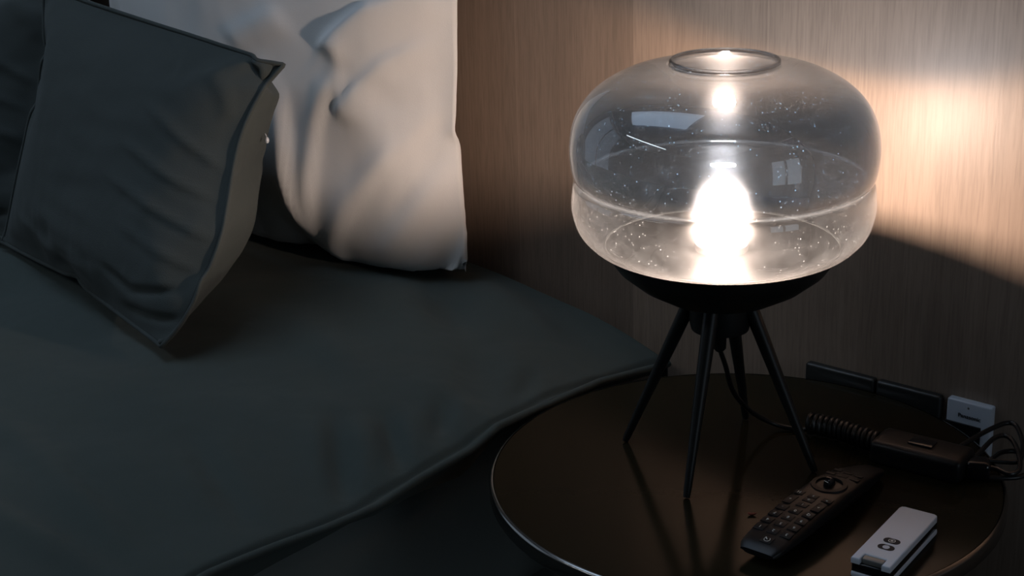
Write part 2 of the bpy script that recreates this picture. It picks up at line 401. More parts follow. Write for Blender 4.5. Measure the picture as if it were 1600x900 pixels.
bed = thing('bed', 'double bed with fabric base against the wood panelled wall', 'bed', (-1.1, -.75, ZF))
obj('bed_base', newbox(-1.96, -.285, -1.72, .235, ZF + .0, -.25, .012), MAT['bed_base'], bed)
obj('mattress', newbox(-1.95, -.278, -1.71, .234, -.25, -.035, .06, 5), MAT['bed_base'], bed)

def make_duvet():
    bm = bmesh.new()
    ys = np.concatenate([np.linspace(BY0, -.8, 36)[:-1], np.linspace(-.8, BY1, 190)])
    xs = np.concatenate([np.linspace(BX0, -1.1, 30)[:-1], np.linspace(-1.1, BX1 - .045, 140)[:-1], np.linspace(BX1 - .045, BX1, 30)])
    grid = []
    for y in ys:
        row = []
        for x in xs:
            xx = x + (hem_x(y) - BX1) * max(0, (x + .66) / .41)
            row.append(bm.verts.new((xx, y, duvet_z(x, y))))
        grid.append(row)
    for j in range(len(ys) - 1):
        for i in range(len(xs) - 1):
            bm.faces.new([grid[j][i], grid[j][i + 1], grid[j + 1][i + 1], grid[j + 1][i]])
    # the under layer: turned in along the right hem, the head and the foot, so the duvet has real thickness
    low = []
    for y in ys:
        g = float(np.interp(y, [-1.75, -.55, -.45, -.36, -.27, -.21, -.12, -.05, .24], [.020, .020, .020, .012, .004, .009, .016, .006, .006]))
        low.append((bm.verts.new((hem_x(y) - .006, y, hem_z(y) - .004)), bm.verts.new((hem_x(y) - .006 + .5 * max(0, g - .007) + .003 * noise.noise((y * 9, 0, 5)), y, hem_z(y) - .004 - 1.3 * g)), bm.verts.new((hem_x(y) - .024, y, hem_z(y) - .005 - 1.3 * g))))
    for j in range(len(ys) - 1):
        a, b = low[j], low[j + 1]
        bm.faces.new([grid[j][-1], a[0], b[0], grid[j + 1][-1]])
        bm.faces.new([a[0], a[1], b[1], b[0]]); bm.faces.new([a[1], a[2], b[2], b[1]])
    for row in (grid[0], grid[-1]):
        lo = [bm.verts.new((v.co.x, v.co.y, v.co.z - .03)) for v in row]
        for i in range(len(row) - 1): bm.faces.new([row[i], row[i + 1], lo[i + 1], lo[i]])
    return bm
duvet = tag(obj('duvet', make_duvet(), MAT['bed_cloth'], base=(-1.1, -.75, 0), angle=80), 'dark grey duvet with a piped hem spread over the bed', 'duvet')
pts = [(hem_x(y) + .0005, y, hem_z(y) - .001) for y in np.linspace(BY0, BY1, 260)]
obj('piping', tube(bmesh.new(), pts, .0042, 10), MAT['bed_cloth'], duvet)

# ------------------------------------------------------------------ pillows
PILLOW_FORMS = {
 'white': ((2, 28, 37, 3), [
-1102,-207,202,-1096,-134,196,-1072,-67,170,-1049,0,145,-1033,14,173,-957,11,174,-882,11,177,-806,11,181,-731,11,184,-655,11,188,-580,11,192,-504,11,196,-429,11,201,-353,11,206,-278,10,211,-203,9,216,-127,9,220,-52,8,225,23,7,230,99,6,235,174,9,243,249,10,254,322,3,270,395,-4,290,467,-8,311,540,-7,333,559,28,304,618,12,261,687,8,229,756,5,199,827,4,171,898,7,146,970,8,121,1042,9,98,1114,10,75,1186,10,54,1260,-6,50,
-1114,-135,212,-1136,-125,161,-1103,-84,123,-1074,-64,169,-1033,-45,218,-958,-39,227,-883,-36,230,-809,-31,239,-734,-31,244,-658,-35,242,-583,-39,242,-508,-42,243,-432,-44,246,-357,-45,250,-281,-46,255,-206,-49,258,-131,-50,262,-55,-52,266,20,-53,270,96,-55,273,171,-59,270,243,-57,283,309,-47,317,378,-39,348,448,-35,374,512,-41,360,562,-41,317,635,-41,301,704,-43,271,772,-45,238,844,-44,217,914,-46,190,983,-49,161,1056,-48,141,1128,-46,121,1200,-32,113,1262,8,122,
-1148,-75,239,-1169,-72,182,-1129,-112,166,-1073,-132,190,-1028,-113,244,-957,-107,255,-881,-105,256,-809,-95,276,-736,-94,282,-661,-101,275,-586,-107,270,-511,-111,270,-435,-113,272,-360,-114,277,-284,-117,279,-209,-119,282,-133,-121,285,-58,-123,288,17,-125,290,93,-127,292,168,-130,293,243,-128,304,310,-119,336,374,-108,375,441,-99,403,499,-109,359,563,-115,323,637,-115,310,706,-116,281,776,-118,253,850,-115,238,920,-117,211,992,-115,191,1067,-108,180,1140,-92,176,1199,-50,183,1246,8,194,
-1194,-29,274,-1156,-47,240,-1130,-117,239,-1089,-177,238,-1024,-184,260,-955,-177,277,-881,-171,289,-812,-158,315,-739,-158,319,-664,-167,310,-589,-172,307,-513,-177,303,-438,-179,305,-362,-181,309,-287,-183,311,-212,-184,316,-136,-188,317,-61,-190,319,15,-192,322,90,-196,321,166,-198,323,240,-198,331,310,-191,357,375,-180,394,443,-171,420,506,-179,383,567,-187,342,639,-188,320,710,-189,295,783,-187,277,857,-183,265,930,-179,249,1004,-166,243,1077,-147,242,1143,-112,246,1182,-50,254,1225,9,266,
-1208,2,316,-1156,-48,314,-1126,-117,313,-1087,-182,310,-1031,-229,308,-958,-239,313,-884,-234,328,-814,-222,353,-741,-220,359,-666,-230,349,-591,-232,349,-515,-232,352,-441,-235,354,-365,-239,354,-290,-244,355,-215,-247,356,-139,-250,358,-64,-252,360,12,-253,364,87,-255,365,162,-251,374,236,-261,369,310,-261,379,377,-252,412,445,-243,438,510,-250,404,573,-257,365,645,-258,342,719,-254,328,793,-248,317,868,-238,310,941,-220,309,1013,-198,309,1082,-168,312,1139,-120,320,1169,-53,327,1203,12,336,
-1205,1,390,-1151,-47,388,-1117,-114,386,-1079,-179,384,-1029,-235,381,-964,-271,378,-890,-286,380,-816,-285,390,-743,-284,398,-668,-287,396,-593,-284,402,-518,-283,406,-443,-283,410,-368,-290,408,-293,-297,406,-218,-302,406,-142,-305,407,-67,-308,409,9,-308,413,84,-307,419,157,-306,424,231,-319,415,306,-327,413,379,-324,430,447,-316,456,512,-322,422,581,-324,395,656,-318,384,730,-306,379,804,-291,376,876,-270,376,948,-246,378,1019,-221,379,1083,-182,385,1130,-125,393,1150,-54,398,1179,14,407,
-1201,2,464,-1146,-46,462,-1109,-112,459,-1071,-177,458,-1025,-236,455,-964,-280,451,-894,-308,449,-821,-326,448,-746,-333,450,-671,-331,455,-596,-331,459,-520,-332,463,-445,-327,470,-371,-337,465,-295,-343,465,-220,-345,466,-145,-352,464,-69,-357,465,6,-359,467,81,-357,473,155,-354,480,228,-370,469,302,-383,461,377,-392,458,449,-388,473,519,-389,451,592,-375,446,665,-358,445,739,-339,445,811,-317,445,882,-291,447,953,-266,449,1023,-238,451,1081,-192,458,1119,-128,466,1133,-55,470,1153,17,476,
-1197,3,538,-1146,-49,536,-1111,-116,533,-1066,-177,531,-1016,-233,528,-963,-286,525,-895,-317,523,-822,-339,521,-749,-355,520,-674,-364,521,-599,-369,522,-523,-373,524,-448,-373,528,-373,-379,527,-297,-381,528,-222,-384,529,-147,-388,529,-72,-394,529,3,-402,527,78,-407,528,153,-404,535,226,-418,525,300,-427,520,375,-434,516,451,-433,514,525,-419,514,597,-398,515,669,-376,516,742,-354,517,814,-331,518,886,-308,519,957,-284,521,1025,-252,524,1077,-200,531,1102,-129,538,1116,-55,542,1126,20,545,
-1193,4,612,-1142,-50,610,-1107,-117,607,-1066,-180,604,-1017,-237,602,-961,-287,599,-894,-322,597,-823,-346,595,-749,-364,594,-675,-380,593,-601,-392,592,-526,-400,593,-450,-407,593,-375,-411,594,-300,-414,594,-224,-418,595,-149,-419,597,-74,-426,596,1,-433,594,76,-442,592,151,-451,591,226,-455,589,301,-455,589,377,-451,588,451,-440,588,525,-425,588,598,-406,589,671,-386,589,744,-365,590,817,-344,591,889,-323,591,961,-301,592,1028,-267,596,1055,-199,601,1062,-124,599,1075,-50,601,1097,20,613,
-1190,4,686,-1138,-51,683,-1103,-118,681,-1064,-182,678,-1016,-240,676,-958,-288,673,-893,-326,671,-822,-352,669,-749,-371,668,-676,-387,667,-601,-401,666,-527,-412,666,-452,-422,665,-376,-431,665,-301,-437,665,-226,-443,665,-150,-446,666,-75,-454,664,0,-458,664,75,-464,663,151,-468,662,226,-467,662,302,-462,662,377,-454,662,451,-443,662,526,-429,662,600,-414,662,673,-395,663,746,-376,663,819,-356,664,892,-338,664,964,-314,665,1020,-268,669,1024,-195,667,1034,-120,665,1048,-46,664,1097,-20,657,
-1186,5,760,-1135,-52,758,-1101,-119,755,-1062,-184,752,-1014,-242,750,-957,-291,747,-892,-329,745,-822,-358,743,-749,-378,741,-676,-394,740,-601,-408,740,-527,-420,739,-452,-431,739,-377,-440,738,-302,-450,738,-227,-458,737,-151,-465,737,-76,-469,737,0,-472,736,75,-474,736,151,-474,736,226,-471,736,302,-465,736,377,-457,736,452,-447,736,526,-434,736,600,-420,736,674,-403,736,748,-384,737,822,-369,736,895,-352,737,963,-321,739,1011,-264,741,1041,-195,737,1052,-121,736,1057,-47,738,1111,-16,729,
-1182,5,834,-1132,-53,832,-1096,-120,829,-1058,-185,826,-1013,-245,824,-956,-295,821,-891,-332,819,-822,-362,816,-750,-385,815,-676,-401,814,-601,-414,814,-527,-426,813,-452,-437,812,-377,-447,812,-302,-456,811,-227,-464,811,-151,-470,811,-76,-474,811,0,-476,810,75,-478,810,151,-477,810,226,-474,810,302,-468,810,377,-459,810,452,-449,810,527,-438,810,601,-425,810,676,-410,810,749,-392,810,823,-378,810,897,-362,810,953,-315,811,990,-249,810,1036,-190,808,1067,-124,808,1070,-50,810,1124,-13,802,
-1179,6,908,-1133,-57,905,-1096,-123,903,-1057,-188,900,-1012,-248,897,-954,-296,895,-890,-336,892,-822,-368,890,-750,-391,889,-676,-408,888,-602,-420,887,-527,-431,887,-452,-442,886,-377,-452,886,-302,-461,885,-227,-469,885,-151,-474,885,-76,-477,885,0,-479,884,75,-479,884,151,-477,884,227,-474,884,302,-468,884,377,-460,884,452,-450,884,527,-439,884,602,-427,884,676,-413,884,750,-398,884,825,-384,884,897,-365,883,948,-311,883,998,-255,882,1046,-196,881,1074,-127,882,1085,-52,883,1136,-12,875,
-1175,6,982,-1135,-62,979,-1102,-130,976,-1061,-193,973,-1008,-246,971,-948,-293,969,-888,-338,966,-823,-375,964,-750,-397,963,-676,-412,962,-602,-424,961,-527,-436,961,-452,-447,960,-377,-457,960,-302,-465,959,-227,-472,959,-151,-477,959,-76,-478,959,0,-480,958,75,-480,958,151,-478,958,227,-474,958,302,-467,958,377,-459,958,452,-449,958,527,-438,958,602,-426,958,677,-414,958,751,-400,958,825,-385,958,897,-360,957,960,-320,955,1012,-265,953,1041,-195,954,1067,-124,955,1093,-53,955,1148,-11,949,
-1171,5,1056,-1131,-63,1053,-1103,-133,1050,-1058,-192,1047,-1000,-241,1045,-941,-287,1042,-883,-336,1039,-823,-380,1037,-751,-400,1037,-676,-413,1036,-602,-426,1035,-527,-439,1035,-452,-450,1034,-377,-460,1034,-302,-468,1033,-227,-474,1033,-151,-478,1033,-76,-481,1033,0,-481,1032,76,-480,1032,151,-478,1032,227,-473,1032,302,-465,1032,377,-457,1032,452,-447,1032,527,-436,1032,602,-425,1032,677,-413,1032,751,-399,1032,824,-381,1032,894,-352,1031,962,-317,1029,1018,-267,1027,1053,-201,1026,1079,-130,1027,1105,-58,1028,1158,-11,1022,
-1167,3,1130,-1131,-66,1127,-1101,-136,1124,-1059,-198,1120,-1003,-248,1117,-949,-300,1113,-890,-347,1111,-823,-379,1111,-750,-398,1111,-676,-412,1110,-601,-425,1110,-527,-439,1109,-452,-451,1109,-377,-461,1108,-302,-469,1108,-227,-474,1107,-151,-479,1107,-76,-481,1107,0,-481,1107,76,-480,1106,151,-476,1106,226,-470,1106,302,-463,1106,377,-454,1106,452,-444,1106,527,-432,1106,601,-420,1106,676,-408,1106,750,-394,1106,824,-377,1105,894,-349,1104,961,-313,1103,1020,-266,1101,1064,-205,1099,1095,-136,1099,1120,-64,1100,1168,-11,1095,
-1162,2,1204,-1121,-64,1198,-1090,-133,1196,-1055,-200,1194,-1011,-261,1189,-958,-314,1186,-893,-352,1185,-823,-378,1185,-749,-394,1185,-675,-409,1184,-601,-424,1184,-526,-438,1183,-452,-451,1183,-377,-461,1182,-302,-469,1182,-227,-476,1181,-151,-480,1181,-75,-483,1181,0,-483,1181,76,-481,1181,151,-475,1180,226,-468,1180,302,-460,1180,376,-450,1180,451,-438,1180,526,-426,1180,600,-413,1180,675,-400,1180,750,-388,1180,824,-373,1179,894,-345,1178,958,-305,1176,1022,-264,1175,1070,-207,1173,1107,-141,1172,1133,-70,1172,1176,-9,1169,
-1153,-4,1277,-1097,-55,1267,-1064,-122,1265,-1030,-190,1262,-998,-258,1261,-962,-323,1259,-894,-354,1259,-821,-371,1259,-747,-387,1258,-673,-403,1258,-599,-418,1258,-525,-433,1257,-451,-447,1257,-377,-460,1256,-302,-470,1256,-226,-477,1256,-151,-481,1255,-75,-483,1255,0,-482,1255,76,-479,1255,151,-473,1254,226,-466,1254,301,-455,1254,376,-443,1254,450,-431,1254,525,-418,1254,600,-406,1253,674,-392,1253,748,-380,1253,823,-366,1253,894,-341,1252,961,-307,1250,1021,-262,1249,1072,-205,1247,1117,-145,1245,1149,-76,1244,1184,-8,1242,
-1141,-8,1350,-1079,-49,1339,-1040,-113,1334,-1008,-181,1331,-988,-254,1330,-962,-321,1332,-892,-345,1333,-818,-360,1332,-745,-377,1332,-671,-394,1331,-598,-410,1331,-524,-427,1331,-450,-443,1331,-376,-456,1330,-301,-470,1330,-226,-478,1330,-151,-482,1330,-75,-483,1329,0,-483,1329,76,-479,1329,151,-470,1329,225,-458,1328,300,-445,1328,374,-433,1327,449,-421,1327,523,-408,1327,598,-395,1327,672,-381,1326,747,-368,1326,821,-355,1326,895,-339,1326,964,-309,1324,1016,-255,1322,1070,-202,1320,1116,-143,1319,1147,-74,1316,1186,-10,1316,
-1126,-9,1422,-1062,-44,1410,-1034,-112,1407,-1023,-186,1402,-1012,-260,1399,-962,-311,1405,-889,-329,1405,-815,-347,1405,-742,-365,1405,-669,-383,1405,-596,-401,1405,-522,-419,1405,-448,-435,1405,-374,-451,1404,-301,-465,1404,-226,-475,1404,-151,-478,1403,-75,-477,1403,0,-472,1402,74,-459,1398,149,-453,1400,223,-440,1400,297,-428,1400,372,-416,1399,447,-404,1399,521,-393,1399,595,-378,1399,670,-366,1399,745,-354,1399,819,-342,1399,894,-327,1399,966,-307,1397,1029,-265,1393,1071,-203,1393,1101,-134,1390,1130,-64,1388,1182,-14,1390,
-1107,-14,1494,-1070,-45,1480,-1066,-120,1472,-1059,-194,1466,-1023,-258,1472,-957,-292,1476,-885,-311,1477,-812,-332,1477,-739,-351,1477,-667,-372,1478,-593,-391,1478,-519,-404,1477,-445,-418,1477,-370,-430,1475,-296,-430,1468,-222,-441,1468,-150,-434,1452,-76,-436,1459,-2,-438,1466,70,-421,1460,144,-417,1465,219,-412,1468,293,-401,1468,368,-391,1469,443,-381,1469,518,-371,1470,593,-359,1470,667,-347,1470,742,-335,1471,817,-324,1471,891,-312,1471,965,-297,1470,1032,-265,1467,1061,-197,1463,1086,-126,1461,1119,-58,1461,1179,-19,1464,
-1137,20,1526,-1124,-54,1526,-1110,-128,1529,-1079,-195,1536,-1022,-243,1544,-952,-271,1547,-880,-292,1548,-807,-312,1548,-735,-333,1549,-661,-350,1548,-587,-362,1545,-514,-379,1547,-439,-390,1545,-364,-395,1540,-289,-392,1531,-216,-386,1516,-150,-369,1486,-76,-366,1481,-5,-375,1501,63,-379,1520,138,-378,1527,213,-373,1531,288,-367,1533,363,-358,1534,438,-350,1536,513,-340,1537,588,-333,1539,663,-324,1540,738,-314,1541,813,-303,1542,888,-291,1542,962,-279,1542,1034,-258,1540,1081,-201,1534,1096,-128,1534,1115,-56,1535,1175,-25,1537,
-1180,10,1585,-1147,-55,1595,-1128,-127,1600,-1083,-186,1609,-1018,-223,1615,-947,-248,1617,-874,-268,1618,-800,-285,1616,-726,-297,1612,-652,-304,1604,-579,-321,1606,-507,-342,1610,-433,-348,1602,-359,-345,1593,-285,-337,1579,-214,-325,1558,-147,-308,1528,-75,-298,1512,-7,-310,1535,58,-326,1569,132,-328,1582,207,-323,1585,282,-320,1591,357,-316,1596,433,-310,1599,508,-303,1601,583,-295,1603,658,-289,1605,733,-282,1608,808,-273,1610,883,-263,1610,958,-253,1612,1033,-242,1612,1093,-203,1607,1102,-130,1607,1116,-56,1608,1171,-27,1611,
-1205,8,1655,-1171,-56,1665,-1139,-123,1673,-1081,-170,1681,-1012,-199,1685,-939,-217,1684,-865,-232,1681,-790,-243,1676,-716,-251,1669,-641,-254,1658,-569,-273,1660,-498,-279,1642,-435,-277,1604,-361,-275,1612,-286,-271,1612,-213,-262,1597,-144,-246,1570,-75,-233,1546,-5,-241,1564,59,-259,1600,126,-272,1629,201,-270,1636,276,-266,1641,351,-265,1648,427,-261,1654,502,-257,1658,577,-251,1661,652,-246,1665,728,-241,1669,803,-235,1672,878,-228,1675,953,-221,1678,1028,-213,1680,1101,-195,1678,1142,-137,1667,1156,-63,1664,1171,11,1659,
-1226,9,1726,-1190,-56,1736,-1142,-113,1746,-1076,-147,1751,-1003,-163,1748,-928,-173,1741,-854,-179,1731,-780,-188,1723,-705,-194,1715,-631,-203,1709,-559,-208,1691,-499,-206,1646,-438,-203,1606,-364,-201,1616,-290,-199,1630,-215,-195,1629,-144,-182,1607,-74,-168,1582,-5,-174,1595,56,-194,1635,121,-210,1669,195,-209,1678,271,-206,1684,346,-204,1690,421,-202,1698,496,-201,1706,571,-197,1712,646,-194,1718,721,-191,1723,797,-185,1726,872,-181,1731,947,-177,1737,1022,-173,1742,1097,-164,1744,1163,-134,1736,1193,-67,1727,1215,3,1719,
-1244,9,1798,-1198,-49,1810,-1138,-91,1816,-1065,-103,1808,-991,-107,1794,-918,-111,1779,-843,-117,1768,-770,-121,1752,-695,-129,1747,-621,-135,1736,-559,-134,1695,-507,-133,1641,-441,-129,1613,-366,-127,1622,-292,-126,1635,-218,-124,1650,-144,-118,1644,-74,-105,1620,-8,-111,1633,46,-135,1679,115,-145,1704,191,-142,1710,266,-140,1716,341,-138,1722,416,-137,1731,491,-136,1741,566,-135,1750,641,-134,1759,716,-132,1768,791,-126,1770,866,-122,1775,941,-121,1785,1016,-119,1792,1091,-118,1801,1165,-109,1805,1224,-69,1793,1256,-2,1780,
-1261,8,1870,-1198,-32,1880,-1126,-43,1869,-1054,-42,1848,-981,-42,1828,-908,-44,1809,-834,-48,1793,-760,-52,1777,-686,-59,1771,-619,-63,1745,-568,-61,1689,-517,-60,1635,-444,-56,1625,-369,-54,1632,-294,-52,1642,-220,-51,1656,-148,-48,1664,-83,-38,1644,-18,-52,1677,38,-74,1720,111,-76,1732,186,-73,1735,261,-71,1742,337,-69,1750,411,-68,1759,486,-68,1769,561,-67,1780,636,-68,1792,710,-69,1806,785,-64,1809,860,-60,1815,935,-59,1825,1010,-58,1834,1084,-60,1847,1159,-62,1860,1231,-51,1863,1288,-5,1847,
-1258,26,1942,-1184,8,1940,-1112,9,1920,-1039,9,1899,-966,9,1879,-894,9,1858,-821,10,1837,-749,10,1816,-676,10,1794,-615,10,1751,-561,10,1697,-526,-26,1668,-451,-21,1677,-376,-17,1686,-301,-12,1693,-227,4,1695,-156,24,1681,-109,-12,1699,-42,-14,1734,31,-8,1752,106,-8,1763,180,-8,1774,255,-7,1785,330,-7,1795,405,-6,1806,479,-6,1816,554,-5,1826,629,-4,1837,704,-3,1847,778,-4,1857,853,-5,1866,928,-6,1876,1003,-7,1887,1077,-7,1898,1152,-8,1909,1226,-8,1921,1301,-15,1919,
-1102,-207,202,-1096,-134,196,-1072,-67,170,-1049,0,145,-1033,14,173,-957,11,174,-882,11,177,-806,11,181,-731,11,184,-655,11,188,-580,11,192,-504,11,196,-429,11,201,-353,11,206,-278,10,211,-203,9,216,-127,9,220,-52,8,225,23,7,230,99,6,235,174,9,243,249,10,254,322,3,270,395,-4,290,467,-8,311,540,-7,333,559,28,304,618,12,261,687,8,229,756,5,199,827,4,171,898,7,146,970,8,121,1042,9,98,1114,10,75,1186,10,54,1260,-6,50,
-1114,-135,212,-1069,-120,247,-1027,-63,225,-1002,3,203,-1015,69,198,-956,86,191,-882,82,206,-807,79,215,-732,77,223,-657,75,229,-582,73,236,-507,71,242,-431,70,246,-356,68,253,-281,68,256,-205,68,259,-130,69,261,-54,71,263,21,72,265,95,70,273,167,62,292,242,63,300,317,64,309,392,66,312,466,67,319,532,65,354,596,72,334,631,84,270,694,83,236,766,79,214,839,70,205,913,63,193,985,63,170,1056,65,145,1129,64,124,1201,50,115,1262,8,122,
-1148,-75,239,-1100,-67,285,-1036,-29,286,-985,23,270,-969,89,248,-953,148,224,-882,154,224,-807,151,235,-732,148,243,-657,146,251,-582,143,259,-507,141,267,-432,139,274,-357,136,283,-282,137,284,-207,138,285,-131,139,286,-56,141,286,19,140,292,91,133,311,165,129,323,239,135,317,314,137,316,390,139,318,463,140,331,527,138,367,594,145,344,641,153,286,702,156,248,776,150,233,850,140,228,925,129,226,996,127,205,1069,124,187,1142,109,180,1205,70,184,1246,8,194,
-1194,-29,274,-1135,-6,307,-1068,28,319,-1003,64,326,-950,113,312,-930,178,283,-884,216,263,-808,216,268,-733,214,276,-658,212,283,-583,210,290,-508,208,298,-433,206,305,-359,203,314,-283,204,315,-208,203,319,-133,205,320,-58,201,326,16,206,327,89,199,345,162,198,351,237,203,346,312,205,344,386,200,353,457,211,348,521,211,376,588,218,348,643,226,299,713,223,276,787,209,273,861,202,265,936,195,256,1010,186,247,1082,167,245,1149,133,249,1193,74,256,1225,9,266,
-1208,2,316,-1169,56,325,-1103,90,336,-1036,123,353,-971,157,363,-919,207,348,-884,263,319,-812,266,322,-736,269,324,-661,269,330,-586,269,335,-511,269,340,-435,268,344,-360,268,350,-285,266,356,-210,264,361,-135,260,368,-61,253,378,13,265,370,87,264,380,160,264,385,236,266,383,310,261,392,384,254,404,443,276,375,514,284,377,581,291,350,651,292,326,725,278,323,798,262,324,872,253,317,946,238,313,1018,217,313,1088,188,315,1146,142,322,1167,71,325,1203,12,336,
-1205,1,390,-1173,70,390,-1129,129,388,-1069,175,388,-1005,214,394,-942,253,399,-889,300,382,-815,305,384,-740,309,386,-665,313,389,-589,317,391,-514,318,394,-439,320,397,-363,321,401,-288,320,406,-213,318,411,-139,309,424,-64,306,430,9,321,419,84,328,416,159,328,421,234,324,429,306,313,444,380,313,448,440,338,414,511,348,395,586,348,386,660,335,384,734,319,384,808,304,382,880,285,382,952,262,383,1023,236,385,1091,203,388,1133,143,394,1143,69,395,1179,14,407,
-1201,2,464,-1160,65,462,-1127,133,461,-1079,190,459,-1021,239,456,-959,282,455,-892,316,453,-818,333,452,-743,339,454,-668,344,455,-593,350,457,-517,354,458,-442,358,460,-367,361,462,-291,364,465,-216,365,469,-142,357,480,-67,359,482,6,372,473,82,374,473,156,381,472,231,379,479,304,367,495,377,375,488,444,394,462,518,392,454,593,379,452,666,362,452,740,344,452,812,323,453,884,300,454,956,276,455,1027,251,457,1090,211,461,1108,141,464,1110,65,461,1153,17,476,
-1197,3,538,-1152,62,536,-1120,130,535,-1077,192,533,-1020,242,530,-956,282,529,-890,316,527,-820,345,525,-746,360,525,-671,369,525,-596,375,526,-520,380,527,-445,386,529,-370,393,529,-295,398,530,-220,406,530,-145,406,535,-70,411,534,5,412,535,80,408,539,154,423,533,228,430,532,302,426,540,375,435,529,450,432,524,524,416,524,597,396,524,670,377,525,743,358,525,815,336,526,887,314,527,960,293,527,1028,262,530,1080,211,534,1077,137,530,1081,62,529,1126,20,545,
-1193,4,612,-1147,60,610,-1115,129,609,-1074,192,607,-1020,245,604,-956,285,602,-889,319,601,-819,347,599,-747,369,598,-673,383,598,-598,393,598,-523,401,598,-448,408,599,-373,417,599,-298,424,599,-222,432,599,-148,442,598,-72,446,599,3,446,601,78,443,604,152,455,600,227,462,598,303,463,597,378,457,597,452,442,597,525,424,597,599,406,598,672,387,598,745,369,598,817,348,599,890,327,600,962,305,600,1026,266,604,1072,208,607,1070,134,603,1064,59,600,1097,20,613,
-1190,4,686,-1140,58,684,-1108,127,682,-1071,193,680,-1019,247,678,-955,288,676,-888,322,675,-819,351,673,-747,373,672,-674,392,671,-599,405,671,-524,415,671,-449,425,671,-374,434,671,-299,442,671,-224,449,671,-149,456,671,-74,464,670,1,471,671,77,474,671,152,475,671,228,472,671,303,468,671,378,457,671,452,445,671,526,430,671,600,414,671,673,396,671,747,378,672,819,358,672,893,340,672,964,315,674,1021,267,678,1056,201,679,1077,128,675,1087,54,667,1097,-20,657,
-1186,5,760,-1135,57,758,-1105,127,756,-1069,193,754,-1016,247,752,-955,291,750,-889,327,748,-819,357,747,-747,379,746,-674,396,745,-600,412,745,-525,424,744,-450,435,744,-375,443,744,-300,452,744,-225,461,744,-150,468,744,-75,473,744,1,477,744,76,480,744,152,477,745,227,474,745,303,468,745,378,458,745,452,446,745,527,432,745,601,418,745,674,402,745,748,385,745,821,368,746,895,351,746,964,321,748,1006,261,749,1029,189,747,1047,116,741,1067,44,736,1111,-16,729,
-1182,5,834,-1132,57,832,-1103,127,830,-1065,192,828,-1015,250,826,-956,296,824,-889,332,822,-820,362,821,-748,385,820,-674,403,819,-600,418,819,-526,430,818,-451,442,818,-376,451,818,-301,458,818,-226,466,818,-150,472,818,-75,476,818,1,478,818,76,479,818,152,477,819,227,474,819,303,468,819,377,458,819,452,447,819,527,435,819,601,421,819,675,407,819,749,392,819,823,377,819,897,359,819,957,319,821,985,251,819,1008,180,816,1038,110,813,1073,43,809,1124,-13,802,
-1179,6,908,-1128,57,905,-1099,127,904,-1062,192,902,-1012,249,900,-954,297,898,-888,334,896,-819,364,895,-748,391,894,-675,407,893,-601,422,893,-526,436,892,-452,447,892,-377,456,892,-301,464,892,-226,471,892,-151,476,892,-75,478,892,0,480,892,76,479,892,152,476,893,227,473,893,302,467,893,378,459,893,452,449,893,527,438,893,602,425,893,676,411,893,750,397,893,824,381,893,896,359,893,954,317,893,983,248,892,1018,181,889,1052,114,885,1085,46,882,1136,-12,875,
-1175,6,982,-1122,56,979,-1093,126,978,-1060,194,976,-1013,252,974,-954,301,972,-889,339,970,-820,370,968,-749,395,967,-675,413,967,-601,428,966,-527,441,966,-452,450,966,-377,460,966,-302,467,966,-226,472,966,-151,476,966,-75,480,966,0,479,966,76,478,967,151,475,967,227,473,967,302,466,967,377,458,967,452,447,967,527,438,967,602,426,967,676,412,967,750,397,967,823,378,967,893,351,967,958,315,965,1005,256,962,1039,189,959,1070,120,957,1100,50,955,1148,-11,949,
-1171,5,1056,-1120,57,1053,-1094,128,1052,-1058,195,1050,-1011,254,1048,-954,303,1046,-889,343,1044,-821,375,1042,-749,400,1041,-676,417,1041,-602,432,1041,-527,445,1040,-452,456,1040,-377,465,1040,-302,472,1040,-227,476,1040,-151,481,1040,-76,482,1040,0,482,1040,76,480,1041,151,476,1041,227,471,1041,302,464,1041,377,456,1041,452,445,1041,527,436,1041,602,425,1041,676,413,1041,750,396,1041,822,375,1041,892,346,1041,954,304,1039,1009,254,1035,1053,193,1031,1086,125,1029,1115,55,1027,1158,-11,1022,
-1167,3,1130,-1119,58,1127,-1093,129,1126,-1056,196,1124,-1009,255,1122,-953,305,1120,-890,347,1118,-822,381,1116,-750,403,1115,-676,420,1115,-602,434,1115,-527,446,1114,-452,457,1114,-378,468,1114,-302,475,1114,-227,480,1114,-151,481,1114,-76,483,1114,0,481,1114,75,477,1115,151,472,1115,226,467,1115,301,460,1115,376,452,1115,451,441,1115,526,432,1115,601,421,1115,675,408,1115,750,395,1115,821,373,1115,885,333,1113,950,294,1111,1011,250,1109,1058,192,1105,1096,127,1102,1131,60,1099,1168,-11,1095,
-1162,2,1204,-1118,60,1201,-1091,130,1200,-1053,196,1198,-1005,253,1196,-950,306,1194,-890,352,1191,-822,384,1190,-750,406,1189,-676,422,1189,-602,436,1189,-527,449,1188,-453,460,1188,-378,469,1188,-303,476,1188,-227,480,1188,-152,483,1188,-76,484,1188,0,482,1188,75,476,1189,150,470,1189,226,465,1189,301,456,1189,376,446,1189,451,436,1189,525,425,1189,600,414,1189,675,403,1189,749,391,1189,819,365,1188,882,324,1186,945,283,1184,1009,243,1182,1061,189,1179,1100,125,1176,1134,57,1173,1176,-9,1169,
